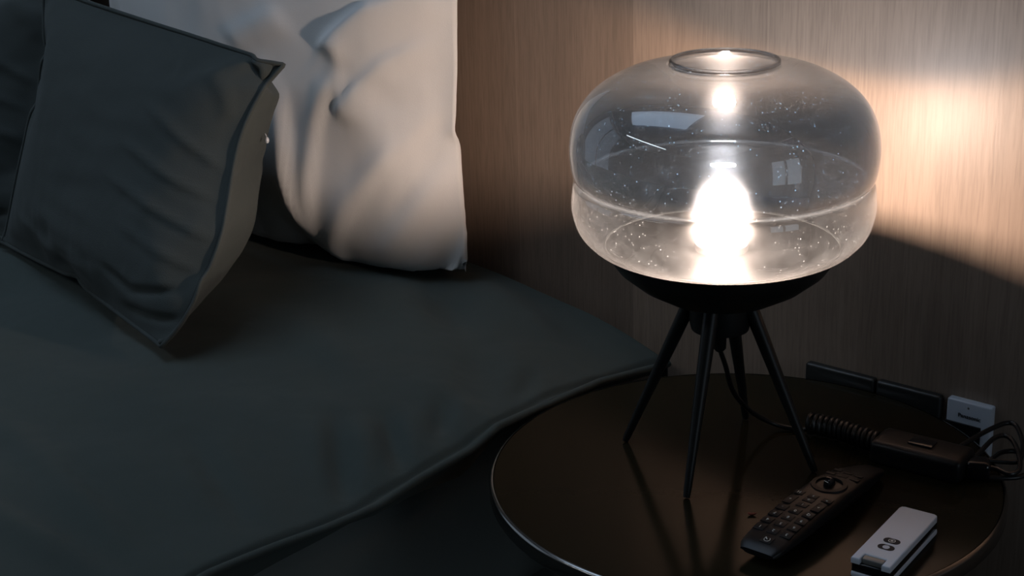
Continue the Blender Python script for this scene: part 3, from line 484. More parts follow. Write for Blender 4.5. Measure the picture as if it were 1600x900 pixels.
-1153,-4,1277,-1116,61,1275,-1090,132,1274,-1054,198,1272,-1000,251,1269,-943,301,1267,-888,353,1265,-824,389,1264,-750,406,1263,-676,421,1263,-602,436,1263,-527,450,1262,-453,462,1262,-378,471,1262,-303,478,1262,-227,484,1262,-152,485,1262,-76,485,1262,-1,480,1262,75,474,1263,150,467,1263,225,458,1263,300,448,1263,375,439,1263,449,427,1263,524,416,1262,599,405,1262,673,393,1262,748,380,1262,821,364,1262,889,331,1259,953,291,1257,1010,242,1256,1058,183,1253,1101,122,1250,1140,57,1246,1184,-8,1242,
-1141,-8,1350,-1106,58,1347,-1077,128,1346,-1047,198,1345,-1005,260,1342,-954,315,1338,-894,361,1338,-822,384,1338,-749,401,1337,-676,421,1337,-602,437,1337,-528,452,1336,-453,462,1336,-378,472,1336,-303,479,1336,-227,484,1336,-152,484,1336,-77,479,1336,-1,475,1336,74,469,1336,149,459,1336,224,448,1336,299,438,1336,373,427,1336,448,416,1336,522,402,1335,597,390,1335,672,380,1335,746,367,1335,820,353,1335,892,332,1333,953,289,1331,1001,231,1328,1046,171,1325,1092,111,1322,1135,49,1319,1186,-10,1316,
-1126,-9,1422,-1080,49,1415,-1051,119,1415,-1023,189,1414,-996,259,1413,-961,325,1411,-894,358,1412,-820,376,1411,-747,394,1411,-674,413,1410,-601,432,1410,-527,450,1410,-453,460,1410,-377,468,1410,-302,469,1408,-228,462,1404,-153,455,1402,-78,455,1406,-3,445,1403,72,447,1407,147,443,1409,222,432,1409,296,421,1408,371,410,1408,446,399,1408,520,388,1408,595,375,1408,669,363,1407,744,350,1407,818,339,1408,892,324,1407,952,285,1403,991,220,1399,1034,158,1397,1079,97,1394,1126,38,1391,1182,-14,1390,
-1107,-14,1494,-1065,44,1487,-1040,115,1486,-1016,187,1484,-994,259,1483,-961,322,1484,-890,343,1484,-817,363,1484,-744,382,1484,-672,403,1484,-600,426,1484,-526,443,1484,-451,447,1482,-376,444,1479,-304,427,1467,-231,412,1458,-156,413,1463,-81,417,1469,-6,413,1470,69,418,1475,144,416,1477,218,407,1478,293,393,1477,367,384,1477,442,375,1478,517,365,1479,592,353,1478,666,342,1478,741,329,1478,815,318,1479,890,307,1479,961,283,1476,1008,227,1471,1043,160,1469,1080,95,1467,1123,32,1465,1179,-19,1464,
-1137,20,1526,-1096,55,1551,-1077,128,1547,-1057,200,1544,-1020,265,1549,-957,302,1555,-885,323,1555,-812,344,1555,-739,365,1555,-666,385,1555,-594,399,1548,-525,395,1527,-450,394,1522,-377,398,1535,-306,380,1525,-233,366,1517,-159,370,1523,-84,375,1530,-8,375,1533,66,368,1528,139,356,1518,212,361,1535,287,356,1540,362,348,1542,437,339,1543,512,331,1544,587,323,1546,662,314,1547,737,303,1548,812,293,1548,886,282,1549,961,269,1548,1025,232,1542,1071,174,1536,1106,107,1535,1133,36,1537,1175,-25,1537,
-1180,10,1585,-1148,72,1600,-1121,142,1603,-1080,204,1612,-1021,249,1621,-950,275,1623,-877,295,1623,-803,312,1621,-729,328,1618,-655,338,1610,-588,333,1579,-525,323,1542,-451,323,1543,-383,334,1572,-309,335,1583,-235,323,1577,-161,325,1582,-86,326,1586,-11,319,1581,63,307,1571,136,293,1557,208,298,1573,281,302,1591,356,299,1597,431,294,1602,506,289,1605,582,282,1607,657,277,1611,732,270,1614,807,261,1615,882,253,1617,957,243,1618,1029,224,1615,1089,180,1607,1124,116,1605,1143,43,1608,1171,-27,1611,
-1205,8,1655,-1173,75,1665,-1136,139,1675,-1082,190,1685,-1013,221,1689,-940,240,1688,-866,254,1684,-792,266,1677,-717,274,1667,-645,275,1646,-589,262,1599,-525,251,1562,-452,254,1570,-385,267,1602,-313,275,1625,-239,276,1634,-163,275,1636,-88,270,1634,-14,259,1626,60,247,1614,133,233,1600,205,233,1609,275,241,1632,350,241,1643,425,238,1650,500,237,1658,576,233,1663,651,230,1668,726,226,1673,801,222,1678,877,215,1680,952,210,1684,1027,200,1685,1097,176,1681,1134,118,1676,1138,43,1680,1171,11,1659,
-1226,9,1726,-1184,70,1738,-1141,130,1748,-1076,165,1754,-1003,183,1751,-928,193,1744,-854,201,1734,-780,207,1721,-706,211,1706,-639,206,1673,-590,190,1619,-525,180,1585,-452,185,1597,-384,196,1627,-314,206,1651,-240,207,1648,-165,207,1650,-93,205,1668,-18,195,1663,53,179,1643,126,166,1631,198,171,1650,270,177,1671,345,178,1683,420,179,1694,495,178,1702,570,177,1710,645,175,1718,720,172,1723,795,170,1730,871,167,1736,946,165,1742,1021,160,1747,1096,153,1750,1159,121,1744,1176,50,1742,1215,3,1719,
-1244,9,1798,-1197,66,1810,-1138,108,1818,-1065,122,1812,-991,128,1800,-917,133,1785,-843,137,1769,-769,142,1755,-696,146,1739,-637,135,1695,-590,119,1639,-525,110,1608,-453,116,1624,-384,126,1652,-311,134,1670,-239,133,1652,-165,132,1648,-98,132,1681,-25,127,1693,46,111,1672,120,103,1669,192,109,1690,266,111,1705,340,112,1717,415,112,1727,490,112,1737,565,112,1745,640,111,1755,715,110,1764,790,110,1772,865,109,1781,940,107,1788,1015,106,1795,1090,105,1805,1165,100,1810,1220,58,1799,1256,-2,1780,
-1261,8,1870,-1199,48,1880,-1126,58,1869,-1053,61,1851,-980,63,1833,-907,66,1815,-834,69,1797,-760,74,1782,-687,79,1769,-638,63,1716,-590,47,1659,-525,40,1633,-451,45,1645,-380,54,1667,-308,61,1684,-238,59,1658,-165,58,1647,-99,58,1682,-33,57,1715,39,44,1703,114,40,1708,188,42,1723,262,44,1735,337,44,1745,412,44,1755,486,44,1765,561,43,1774,636,43,1784,711,43,1794,786,43,1805,860,43,1815,935,43,1824,1010,42,1834,1085,45,1847,1159,48,1862,1232,39,1865,1288,-5,1847,
-1258,26,1942,-1184,8,1940,-1112,9,1920,-1039,9,1899,-966,9,1879,-894,9,1858,-821,10,1837,-749,10,1816,-676,10,1794,-615,10,1751,-561,10,1697,-526,-26,1668,-451,-21,1677,-376,-17,1686,-301,-12,1693,-227,4,1695,-156,24,1681,-109,-12,1699,-42,-14,1734,31,-8,1752,106,-8,1763,180,-8,1774,255,-7,1785,330,-7,1795,405,-6,1806,479,-6,1816,554,-5,1826,629,-4,1837,704,-3,1847,778,-4,1857,853,-5,1866,928,-6,1876,1003,-7,1887,1077,-7,1898,1152,-8,1909,1226,-8,1921,1301,-15,1919,
 ]),
 'dark': ((2, 26, 28, 3), [
-831,-25,55,-770,-3,48,-705,0,56,-641,2,64,-576,2,74,-512,3,85,-448,3,96,-384,3,107,-320,5,119,-256,5,134,-194,0,152,-134,-14,175,-76,-16,203,-39,13,214,14,3,177,74,-5,152,138,-5,139,201,-6,126,266,-4,118,331,-5,110,395,-5,102,460,-6,94,524,-6,86,588,-5,77,653,-5,70,718,-9,66,783,-15,63,845,-33,73,
-838,0,113,-777,-12,107,-714,-23,110,-649,-27,118,-585,-30,127,-521,-33,135,-456,-34,145,-393,-33,158,-329,-39,163,-266,-52,160,-209,-51,184,-153,-46,216,-93,-43,243,-33,-46,237,18,-56,200,80,-59,182,144,-58,171,207,-59,158,271,-54,156,336,-48,156,401,-48,148,465,-48,140,530,-48,133,594,-49,124,658,-46,119,722,-37,119,785,-26,119,841,-13,134,
-833,5,176,-777,-28,168,-721,-59,161,-657,-72,162,-593,-78,168,-528,-83,174,-464,-85,184,-400,-83,198,-338,-90,201,-276,-108,191,-213,-112,200,-154,-109,226,-96,-106,256,-33,-109,252,23,-117,221,83,-121,199,147,-120,190,212,-116,187,276,-109,189,341,-101,193,405,-102,182,469,-102,175,534,-99,171,599,-97,166,664,-92,164,727,-79,167,780,-46,179,825,-6,195,
-824,7,240,-775,-40,230,-723,-78,222,-663,-103,218,-600,-118,217,-536,-128,219,-471,-133,226,-407,-131,239,-345,-139,242,-283,-157,231,-219,-167,230,-157,-172,240,-99,-169,267,-35,-172,264,24,-178,238,87,-179,225,151,-173,225,216,-167,225,280,-158,230,345,-154,228,409,-154,220,474,-148,219,539,-145,215,604,-138,215,668,-127,217,727,-104,225,773,-61,240,802,-5,255,
-813,4,302,-763,-39,293,-721,-88,285,-666,-122,279,-605,-146,274,-542,-161,273,-479,-176,273,-414,-182,279,-352,-188,282,-288,-199,279,-224,-202,283,-165,-224,271,-101,-231,271,-37,-234,270,28,-234,266,92,-225,269,154,-210,277,219,-210,273,284,-208,271,348,-203,269,413,-195,269,478,-186,270,542,-178,270,607,-168,271,670,-157,273,721,-120,286,755,-67,300,776,-8,313,
-801,2,365,-752,-39,356,-714,-92,349,-666,-135,341,-608,-164,336,-546,-183,333,-483,-202,330,-421,-219,328,-357,-233,327,-293,-238,330,-229,-241,333,-166,-258,326,-102,-264,323,-37,-265,323,28,-262,323,93,-258,324,157,-252,325,222,-247,325,287,-239,326,351,-230,327,415,-222,327,480,-214,328,545,-203,329,609,-197,328,667,-176,333,695,-120,343,711,-57,344,745,-17,368,
-789,1,428,-741,-39,419,-704,-93,412,-663,-143,405,-609,-178,398,-548,-200,395,-486,-222,391,-423,-238,389,-360,-254,387,-296,-267,386,-231,-276,386,-166,-282,385,-101,-283,385,-36,-281,385,29,-281,385,94,-278,385,159,-274,385,224,-268,386,288,-261,386,353,-251,387,417,-243,388,482,-236,388,547,-227,388,611,-218,388,640,-174,388,651,-110,388,667,-46,388,700,-17,414,
-777,0,491,-730,-41,482,-698,-97,475,-658,-148,468,-608,-189,461,-549,-217,457,-487,-235,454,-424,-252,452,-360,-267,450,-296,-277,449,-231,-287,448,-166,-293,448,-101,-296,447,-36,-294,448,29,-293,448,94,-290,448,159,-287,448,224,-281,449,289,-276,449,354,-268,449,419,-261,449,483,-253,449,548,-244,450,609,-223,452,637,-171,451,641,-106,449,655,-42,446,682,16,440,
-765,0,554,-719,-42,545,-691,-100,539,-653,-153,532,-606,-198,525,-550,-230,519,-488,-250,516,-424,-265,514,-360,-277,513,-296,-289,512,-231,-297,511,-166,-300,511,-101,-303,511,-36,-303,511,29,-302,511,94,-300,511,159,-296,512,224,-290,512,289,-286,512,354,-279,512,419,-272,512,484,-263,513,547,-248,514,606,-221,515,641,-170,513,654,-107,510,670,-44,508,700,13,502,
-754,1,616,-710,-44,608,-682,-103,602,-646,-156,595,-603,-205,588,-550,-242,582,-489,-265,578,-425,-279,576,-361,-287,576,-296,-296,576,-231,-304,575,-166,-306,575,-101,-309,575,-36,-311,575,29,-310,575,95,-306,575,160,-302,575,224,-298,575,289,-292,575,354,-286,576,419,-280,576,484,-271,576,544,-248,577,598,-212,578,642,-166,576,674,-110,570,692,-48,568,717,11,563,
-742,1,679,-702,-47,672,-674,-106,665,-641,-162,659,-599,-211,651,-547,-250,645,-490,-279,640,-426,-291,639,-361,-297,639,-296,-304,639,-231,-309,639,-166,-312,639,-101,-315,639,-36,-316,639,29,-314,639,95,-313,639,160,-310,639,225,-304,639,289,-298,639,354,-291,639,419,-286,639,483,-276,639,535,-238,639,585,-196,638,634,-152,636,681,-109,633,711,-52,628,734,9,625,
-732,1,742,-696,-51,735,-665,-107,728,-627,-160,721,-589,-213,714,-545,-259,705,-490,-290,703,-427,-302,702,-361,-307,702,-296,-312,702,-231,-315,703,-166,-316,702,-101,-318,702,-36,-319,702,29,-317,703,95,-316,703,160,-311,703,225,-306,703,290,-301,703,354,-294,703,419,-287,703,483,-274,703,537,-238,701,586,-195,699,635,-151,697,680,-104,696,709,-46,691,748,5,687,
-720,2,805,-676,-46,794,-632,-92,780,-595,-144,773,-563,-201,769,-544,-262,767,-491,-295,766,-427,-307,766,-362,-313,766,-297,-318,766,-231,-318,766,-166,-318,766,-101,-319,766,-36,-318,766,29,-316,767,94,-314,767,159,-310,767,224,-306,767,289,-303,767,354,-295,767,419,-284,767,481,-265,766,540,-238,765,593,-199,762,636,-151,761,674,-97,759,707,-40,755,754,1,751,
-689,4,861,-641,-24,841,-610,-81,837,-587,-142,835,-568,-204,832,-545,-264,831,-491,-296,830,-427,-310,830,-362,-316,830,-297,-318,830,-232,-318,830,-166,-317,830,-101,-317,830,-36,-316,830,29,-314,830,94,-312,831,159,-309,831,224,-306,831,289,-301,831,354,-293,831,418,-280,831,481,-262,830,540,-233,828,593,-196,826,634,-146,824,670,-91,821,706,-37,818,758,1,815,
-670,33,902,-639,-24,901,-623,-87,898,-604,-149,895,-582,-210,893,-539,-258,893,-491,-301,893,-428,-311,894,-362,-315,894,-297,-315,894,-232,-316,894,-167,-315,894,-101,-314,894,-36,-313,894,29,-311,894,94,-311,895,159,-307,895,224,-301,895,289,-295,895,353,-286,895,418,-275,894,481,-259,894,540,-230,892,593,-192,890,638,-145,887,678,-93,884,713,-38,882,762,1,878,
-672,31,966,-659,-32,961,-641,-95,958,-617,-156,957,-584,-211,957,-544,-262,956,-492,-301,957,-428,-308,958,-363,-309,958,-297,-312,958,-232,-312,958,-167,-310,958,-102,-309,958,-37,-309,958,29,-307,958,94,-306,958,159,-301,959,224,-297,959,288,-289,959,353,-280,958,417,-269,958,481,-253,957,539,-225,956,587,-182,953,636,-138,950,682,-92,948,718,-38,945,767,-1,942,
-671,21,1029,-644,-32,1021,-642,-97,1021,-620,-157,1021,-583,-211,1020,-542,-261,1018,-493,-298,1021,-428,-301,1021,-363,-301,1021,-298,-302,1022,-232,-302,1022,-167,-304,1022,-102,-303,1022,-37,-300,1022,28,-299,1022,93,-299,1022,158,-296,1023,223,-290,1022,288,-283,1022,352,-273,1022,417,-262,1022,481,-249,1021,541,-223,1019,593,-185,1016,638,-137,1014,683,-90,1012,719,-36,1009,771,-1,1006,
-664,7,1091,-617,-33,1078,-619,-95,1078,-609,-151,1083,-571,-202,1081,-549,-262,1080,-494,-286,1084,-428,-286,1084,-363,-287,1084,-298,-291,1085,-233,-290,1085,-168,-290,1085,-103,-292,1085,-37,-290,1085,28,-289,1085,93,-287,1085,158,-285,1086,223,-281,1086,288,-275,1086,352,-266,1086,417,-255,1085,480,-242,1085,539,-214,1083,597,-184,1080,646,-141,1077,684,-88,1075,722,-34,1073,775,-2,1070,
-644,-1,1152,-606,-31,1140,-626,-88,1139,-603,-145,1143,-589,-208,1140,-557,-260,1143,-494,-269,1146,-429,-272,1146,-364,-271,1146,-299,-273,1146,-233,-273,1146,-168,-273,1146,-103,-274,1147,-38,-276,1148,27,-274,1148,92,-273,1148,157,-272,1148,222,-270,1149,287,-266,1149,352,-258,1149,416,-247,1149,480,-235,1148,541,-211,1146,598,-180,1144,650,-141,1141,692,-91,1138,727,-36,1137,779,-1,1133,
-639,28,1183,-618,-27,1201,-636,-88,1201,-630,-152,1198,-611,-213,1199,-559,-247,1206,-494,-250,1207,-429,-251,1207,-364,-250,1206,-299,-252,1207,-234,-252,1207,-169,-252,1207,-104,-254,1208,-39,-255,1209,27,-256,1209,92,-256,1210,157,-254,1210,222,-254,1211,287,-253,1212,351,-248,1213,416,-239,1212,479,-225,1211,542,-207,1210,600,-179,1207,651,-137,1205,699,-93,1202,733,-38,1200,782,1,1197,
-691,11,1217,-657,-30,1250,-640,-91,1263,-638,-155,1261,-621,-211,1262,-560,-223,1265,-495,-222,1264,-430,-222,1264,-364,-224,1265,-299,-227,1266,-234,-228,1267,-169,-227,1266,-104,-228,1267,-39,-228,1267,26,-230,1268,91,-230,1269,156,-229,1268,221,-229,1269,286,-233,1273,351,-235,1275,415,-231,1276,479,-218,1275,542,-200,1273,602,-176,1271,653,-135,1268,702,-92,1265,740,-40,1264,786,4,1261,
-739,4,1258,-707,-38,1289,-686,-98,1304,-666,-158,1317,-625,-190,1320,-560,-188,1319,-495,-189,1319,-430,-191,1320,-365,-191,1320,-300,-192,1320,-235,-195,1321,-169,-195,1322,-104,-194,1321,-39,-196,1322,26,-197,1323,91,-197,1323,156,-196,1323,221,-198,1325,285,-199,1327,350,-201,1328,414,-199,1326,477,-202,1336,541,-190,1336,603,-169,1334,661,-140,1331,709,-96,1328,746,-43,1327,789,6,1325,
-786,4,1302,-758,-48,1326,-734,-105,1343,-689,-142,1364,-625,-147,1368,-560,-148,1368,-495,-149,1368,-430,-150,1369,-365,-150,1369,-299,-150,1369,-234,-148,1366,-170,-151,1368,-104,-151,1368,-40,-152,1369,25,-154,1371,91,-154,1371,155,-156,1373,220,-156,1373,285,-156,1373,350,-154,1371,414,-147,1363,475,-159,1381,537,-166,1395,601,-156,1397,657,-125,1390,702,-85,1387,750,-43,1388,789,9,1389,
-827,6,1350,-798,-47,1373,-751,-84,1398,-690,-97,1409,-625,-99,1410,-560,-99,1409,-495,-98,1408,-430,-97,1405,-364,-97,1405,-299,-97,1404,-234,-98,1405,-169,-98,1405,-104,-99,1405,-39,-101,1407,25,-103,1409,90,-106,1414,155,-109,1417,220,-108,1416,285,-108,1416,350,-105,1412,414,-97,1403,478,-102,1409,537,-116,1432,597,-126,1451,643,-94,1443,671,-46,1426,715,-2,1414,738,37,1372,
-860,1,1405,-810,-22,1429,-754,-46,1448,-690,-45,1446,-625,-43,1441,-560,-42,1439,-495,-41,1437,-430,-41,1436,-364,-40,1435,-299,-41,1435,-234,-42,1436,-169,-43,1437,-104,-43,1437,-39,-46,1440,26,-48,1443,91,-51,1446,155,-55,1451,220,-56,1453,285,-56,1453,350,-54,1451,414,-49,1445,479,-49,1445,543,-57,1453,602,-70,1476,656,-72,1481,665,-19,1472,707,26,1454,762,44,1431,
-879,-13,1464,-819,1,1484,-754,5,1489,-689,3,1488,-624,1,1487,-559,-1,1486,-494,-3,1485,-429,-4,1485,-364,-5,1485,-299,-6,1485,-234,-6,1485,-169,-6,1486,-104,-6,1486,-39,-6,1487,25,-6,1488,90,-7,1490,155,-8,1493,220,-7,1494,285,-7,1494,350,-6,1495,415,-8,1495,480,-10,1496,545,-12,1498,609,-13,1500,674,-20,1498,691,-37,1466,741,2,1479,787,46,1489,
-831,-25,55,-770,-3,48,-705,0,56,-641,2,64,-576,2,74,-512,3,85,-448,3,96,-384,3,107,-320,5,119,-256,5,134,-194,0,152,-134,-14,175,-76,-16,203,-39,13,214,14,3,177,74,-5,152,138,-5,139,201,-6,126,266,-4,118,331,-5,110,395,-5,102,460,-6,94,524,-6,86,588,-5,77,653,-5,70,718,-9,66,783,-15,63,845,-33,73,
-838,0,113,-776,29,107,-713,42,107,-649,46,114,-584,49,121,-520,51,129,-455,53,138,-391,53,149,-330,46,167,-269,38,187,-205,40,196,-141,46,197,-85,43,227,-22,44,240,31,50,206,83,56,170,146,47,174,209,45,164,272,35,168,336,35,160,401,38,150,465,40,140,529,42,131,594,40,125,659,40,118,724,37,113,786,21,118,841,-13,134,
-833,5,176,-777,46,168,-719,73,162,-656,87,162,-591,95,165,-527,100,170,-462,103,177,-398,105,186,-338,94,209,-276,93,218,-212,101,212,-148,107,215,-89,104,240,-28,108,244,26,113,208,88,113,198,152,106,200,216,98,200,277,82,211,341,86,199,405,88,189,469,89,180,534,89,173,599,87,168,664,84,164,727,74,165,780,40,179,825,-6,195,
-824,7,240,-770,49,231,-719,88,224,-660,114,220,-597,129,218,-533,140,219,-469,150,220,-405,154,227,-344,146,247,-280,148,251,-217,155,244,-154,149,256,-96,159,248,-34,169,239,29,172,229,94,168,229,158,159,233,221,145,242,282,129,253,345,134,240,409,136,231,474,135,225,539,133,219,604,128,217,669,121,216,721,91,224,758,39,237,802,-5,255,
-813,4,302,-758,46,294,-713,92,287,-661,130,281,-601,154,277,-538,171,274,-475,184,273,-411,197,272,-348,200,280,-284,202,284,-219,205,285,-156,197,298,-94,204,293,-33,217,277,31,216,275,96,211,275,161,202,280,224,190,287,286,180,293,350,184,281,414,181,275,479,175,274,544,167,273,608,158,273,670,145,274,704,92,284,731,35,295,776,-8,313,
-801,2,365,-750,47,357,-706,95,350,-659,139,344,-602,170,338,-541,191,335,-478,206,333,-415,223,331,-352,237,328,-287,244,329,-223,250,329,-158,249,336,-95,253,333,-31,254,329,33,244,332,97,237,334,162,240,331,227,235,333,290,229,333,354,223,330,418,213,330,483,202,331,547,192,332,611,182,332,669,158,336,699,102,347,719,41,357,745,-17,368,
-789,1,428,-746,53,421,-704,102,414,-657,147,407,-603,181,401,-542,206,397,-479,222,395,-416,237,393,-353,252,391,-289,264,389,-224,272,389,-160,280,388,-95,283,387,-30,277,389,34,270,390,99,261,393,163,265,390,228,264,389,293,255,389,357,246,389,421,234,391,485,223,392,549,212,392,614,201,393,665,167,399,697,112,409,704,48,414,700,-17,414,
-777,0,491,-736,53,483,-698,106,477,-653,152,470,-602,191,464,-543,217,460,-480,235,457,-417,249,455,-353,263,453,-289,275,452,-225,284,451,-160,290,451,-95,294,450,-30,293,451,35,291,451,100,286,451,165,284,451,229,278,451,294,268,452,358,260,452,423,249,453,487,239,453,551,227,454,615,214,455,662,177,460,663,114,461,658,51,456,682,16,440,
-765,0,554,-723,52,546,-688,106,540,-648,157,534,-601,200,527,-543,229,523,-481,249,520,-418,264,517,-354,274,516,-289,284,515,-225,292,515,-160,298,514,-95,303,514,-30,303,514,35,302,514,100,299,514,165,293,514,230,285,514,294,277,515,359,269,515,424,260,516,488,250,516,552,240,517,615,224,519,646,177,521,642,113,518,655,50,515,700,13,502,
-754,1,616,-709,48,608,-673,103,602,-638,157,596,-600,208,591,-543,240,586,-482,261,582,-418,275,580,-354,286,579,-290,295,578,-225,300,578,-160,305,578,-95,308,578,-30,309,577,35,306,578,100,302,578,165,297,578,230,291,578,295,285,578,359,277,579,424,268,579,489,260,579,552,247,580,614,226,583,648,178,582,658,114,579,675,51,575,717,11,563,
-742,1,679,-696,47,671,-663,102,664,-634,160,659,-595,211,654,-543,249,649,-483,274,645,-419,287,643,-355,296,642,-290,303,642,-225,306,642,-160,309,642,-95,312,641,-30,313,641,35,311,641,100,307,641,165,303,642,230,298,642,295,292,642,360,285,642,425,278,642,489,268,643,551,249,644,610,223,646,652,175,644,670,113,640,691,52,636,734,9,625,
-732,1,742,-696,53,734,-671,112,726,-633,164,722,-588,211,718,-538,252,712,-483,285,708,-420,299,706,-355,304,706,-290,309,705,-225,311,706,-160,314,705,-95,314,705,-30,315,705,35,314,705,100,310,705,165,308,705,231,304,705,295,299,705,360,293,705,425,286,706,489,272,706,549,248,708,606,217,709,650,170,707,679,113,703,709,56,697,748,5,687,
-720,2,805,-702,64,796,-676,122,789,-626,163,784,-578,207,780,-533,253,773,-481,290,770,-420,309,769,-355,313,769,-290,315,769,-225,316,769,-160,319,769,-95,317,769,-30,317,769,35,315,769,100,311,769,165,308,769,231,307,769,296,303,769,360,297,769,425,290,769,488,274,770,547,247,772,598,207,772,643,160,769,680,107,764,713,51,757,754,1,751,
-689,4,861,-673,64,851,-669,129,850,-641,185,841,-593,229,837,-543,270,834,-484,299,833,-420,310,833,-355,316,833,-290,319,833,-225,319,833,-160,320,833,-95,319,833,-30,315,833,35,315,833,100,311,833,165,307,833,230,307,833,295,302,833,360,297,833,425,293,833,488,277,834,539,239,834,584,191,832,627,142,829,666,90,824,705,39,819,758,1,815,
-670,33,902,-637,63,904,-636,128,903,-639,192,902,-600,241,899,-545,276,897,-484,299,897,-420,312,897,-355,317,897,-290,319,897,-225,320,897,-160,319,897,-95,316,897,-30,312,897,35,312,897,100,308,897,165,305,897,230,302,897,295,298,897,360,294,897,425,293,897,482,269,896,527,224,895,571,176,891,616,129,889,659,80,886,708,37,883,762,1,878,
-672,31,966,-632,63,967,-631,129,966,-634,193,966,-600,246,963,-547,283,961,-485,303,961,-421,314,961,-356,315,961,-291,317,961,-225,315,961,-160,313,961,-95,310,961,-30,309,961,35,306,961,100,303,961,165,298,960,230,293,960,295,292,961,360,288,961,425,285,961,487,270,959,536,228,956,580,180,954,624,133,951,667,84,949,714,40,946,767,-1,942,
-671,21,1029,-636,64,1030,-640,129,1029,-627,193,1029,-600,251,1026,-549,291,1024,-486,305,1024,-421,310,1024,-356,310,1025,-291,309,1025,-226,304,1024,-161,301,1023,-96,301,1024,-31,300,1024,34,297,1024,99,293,1024,164,288,1024,229,284,1023,294,280,1023,359,277,1023,425,275,1024,488,263,1022,547,234,1018,596,192,1014,641,145,1012,682,94,1010,721,42,1009,771,-1,1006,
-664,7,1091,-647,65,1092,-635,128,1092,-603,184,1086,-589,246,1088,-550,295,1088,-487,305,1088,-421,303,1088,-356,301,1088,-291,298,1087,-226,292,1086,-161,289,1086,-96,289,1086,-31,286,1086,34,283,1086,99,280,1086,164,277,1086,229,275,1087,294,269,1086,359,265,1086,424,260,1086,488,251,1085,550,231,1082,603,195,1077,651,151,1074,695,103,1072,735,52,1071,775,-2,1070,
-644,-1,1152,-630,62,1150,-620,123,1150,-607,185,1143,-586,243,1148,-551,289,1150,-487,288,1150,-422,286,1149,-357,282,1149,-292,279,1149,-227,275,1148,-162,273,1148,-97,272,1148,-32,269,1148,33,266,1148,98,264,1148,163,262,1148,229,260,1149,294,255,1149,359,251,1149,423,246,1148,488,238,1147,552,225,1145,610,198,1141,660,156,1137,704,109,1135,743,56,1134,779,-1,1133,
-639,28,1183,-627,63,1209,-625,129,1205,-627,193,1199,-612,249,1202,-553,263,1208,-488,260,1207,-423,258,1207,-358,256,1207,-293,255,1208,-228,254,1208,-163,252,1208,-98,247,1207,-33,246,1208,32,246,1209,98,244,1209,163,242,1209,228,242,1210,293,238,1210,358,235,1210,423,231,1211,487,223,1209,552,213,1208,614,195,1204,669,161,1200,713,113,1198,747,58,1197,782,1,1197,
-691,11,1217,-678,67,1239,-674,132,1238,-665,195,1246,-619,228,1259,-554,229,1262,-489,229,1263,-424,228,1264,-359,227,1264,-294,225,1264,-229,224,1265,-164,223,1265,-99,220,1265,-34,219,1266,31,219,1266,97,218,1267,162,216,1267,227,214,1268,292,214,1269,357,215,1271,422,211,1271,486,203,1270,551,196,1269,615,185,1268,676,163,1263,719,117,1261,748,59,1261,786,4,1261,
-739,4,1258,-731,69,1267,-718,131,1281,-682,179,1303,-621,191,1312,-555,191,1313,-490,192,1315,-425,192,1317,-360,192,1317,-295,190,1318,-230,189,1318,-165,190,1320,-100,189,1321,-35,188,1321,31,187,1322,96,185,1322,161,183,1322,226,181,1323,291,179,1323,355,173,1319,420,176,1324,485,175,1327,549,171,1328,614,167,1329,678,154,1326,731,120,1319,763,67,1323,789,6,1325,
-786,4,1302,-763,63,1321,-739,120,1340,-686,148,1358,-622,150,1361,-557,150,1362,-491,151,1364,-426,151,1365,-361,151,1367,-296,151,1368,-231,150,1369,-166,148,1369,-101,148,1370,-36,146,1370,29,144,1370,94,144,1372,160,142,1371,225,138,1370,290,135,1368,354,129,1365,419,126,1363,483,132,1373,547,135,1381,612,135,1384,667,115,1373,703,75,1342,748,52,1364,789,9,1389,
-827,6,1350,-796,58,1375,-751,96,1396,-688,104,1404,-622,104,1405,-557,104,1406,-492,103,1406,-427,102,1406,-362,102,1407,-297,103,1410,-232,103,1411,-167,101,1411,-102,98,1410,-37,97,1410,28,95,1411,93,93,1410,158,94,1414,223,90,1412,288,85,1409,353,81,1406,417,76,1404,481,80,1411,546,84,1420,610,88,1428,667,76,1419,698,32,1385,751,14,1364,738,37,1372,
-860,1,1405,-814,40,1431,-753,53,1443,-688,53,1443,-623,53,1443,-558,52,1444,-493,49,1440,-428,49,1441,-363,49,1443,-298,50,1446,-233,49,1446,-168,46,1444,-103,43,1443,-38,42,1443,27,41,1444,92,41,1448,157,43,1453,221,37,1449,286,32,1446,351,29,1445,416,26,1443,481,26,1447,546,29,1452,610,32,1457,674,35,1464,716,6,1434,758,-6,1422,762,44,1431,
-879,-13,1464,-819,1,1484,-754,5,1489,-689,3,1488,-624,1,1487,-559,-1,1486,-494,-3,1485,-429,-4,1485,-364,-5,1485,-299,-6,1485,-234,-6,1485,-169,-6,1486,-104,-6,1486,-39,-6,1487,25,-6,1488,90,-7,1490,155,-8,1493,220,-7,1494,285,-7,1494,350,-6,1495,415,-8,1495,480,-10,1496,545,-12,1498,609,-13,1500,674,-20,1498,691,-37,1466,741,2,1479,787,46,1489,
 ]),
}

def pillow_form(k):
    shape, s = PILLOW_FORMS[k]                                    # quarter millimetres
    a = np.array(s, float).reshape(shape) / 4000.0                # [side, row, column, xyz]
    for ax in (1, 2): a = finer(a, ax, 3)
    return a

def finer(a, ax, m):
    a = np.moveaxis(a, ax, 0); n = len(a); out = []
    for i in range(n - 1):
        p0, p1, p2, p3 = a[max(0, i - 1)], a[i], a[i + 1], a[min(n - 1, i + 2)]
        for k in range(m):
            t = k / m
            out.append(.5 * (2 * p1 + (p2 - p0) * t + (2 * p0 - 5 * p1 + 4 * p2 - p3) * t * t + (3 * p1 - p0 - 3 * p2 + p3) * t ** 3))
    out.append(a[-1])
    return np.moveaxis(np.array(out), 0, ax)

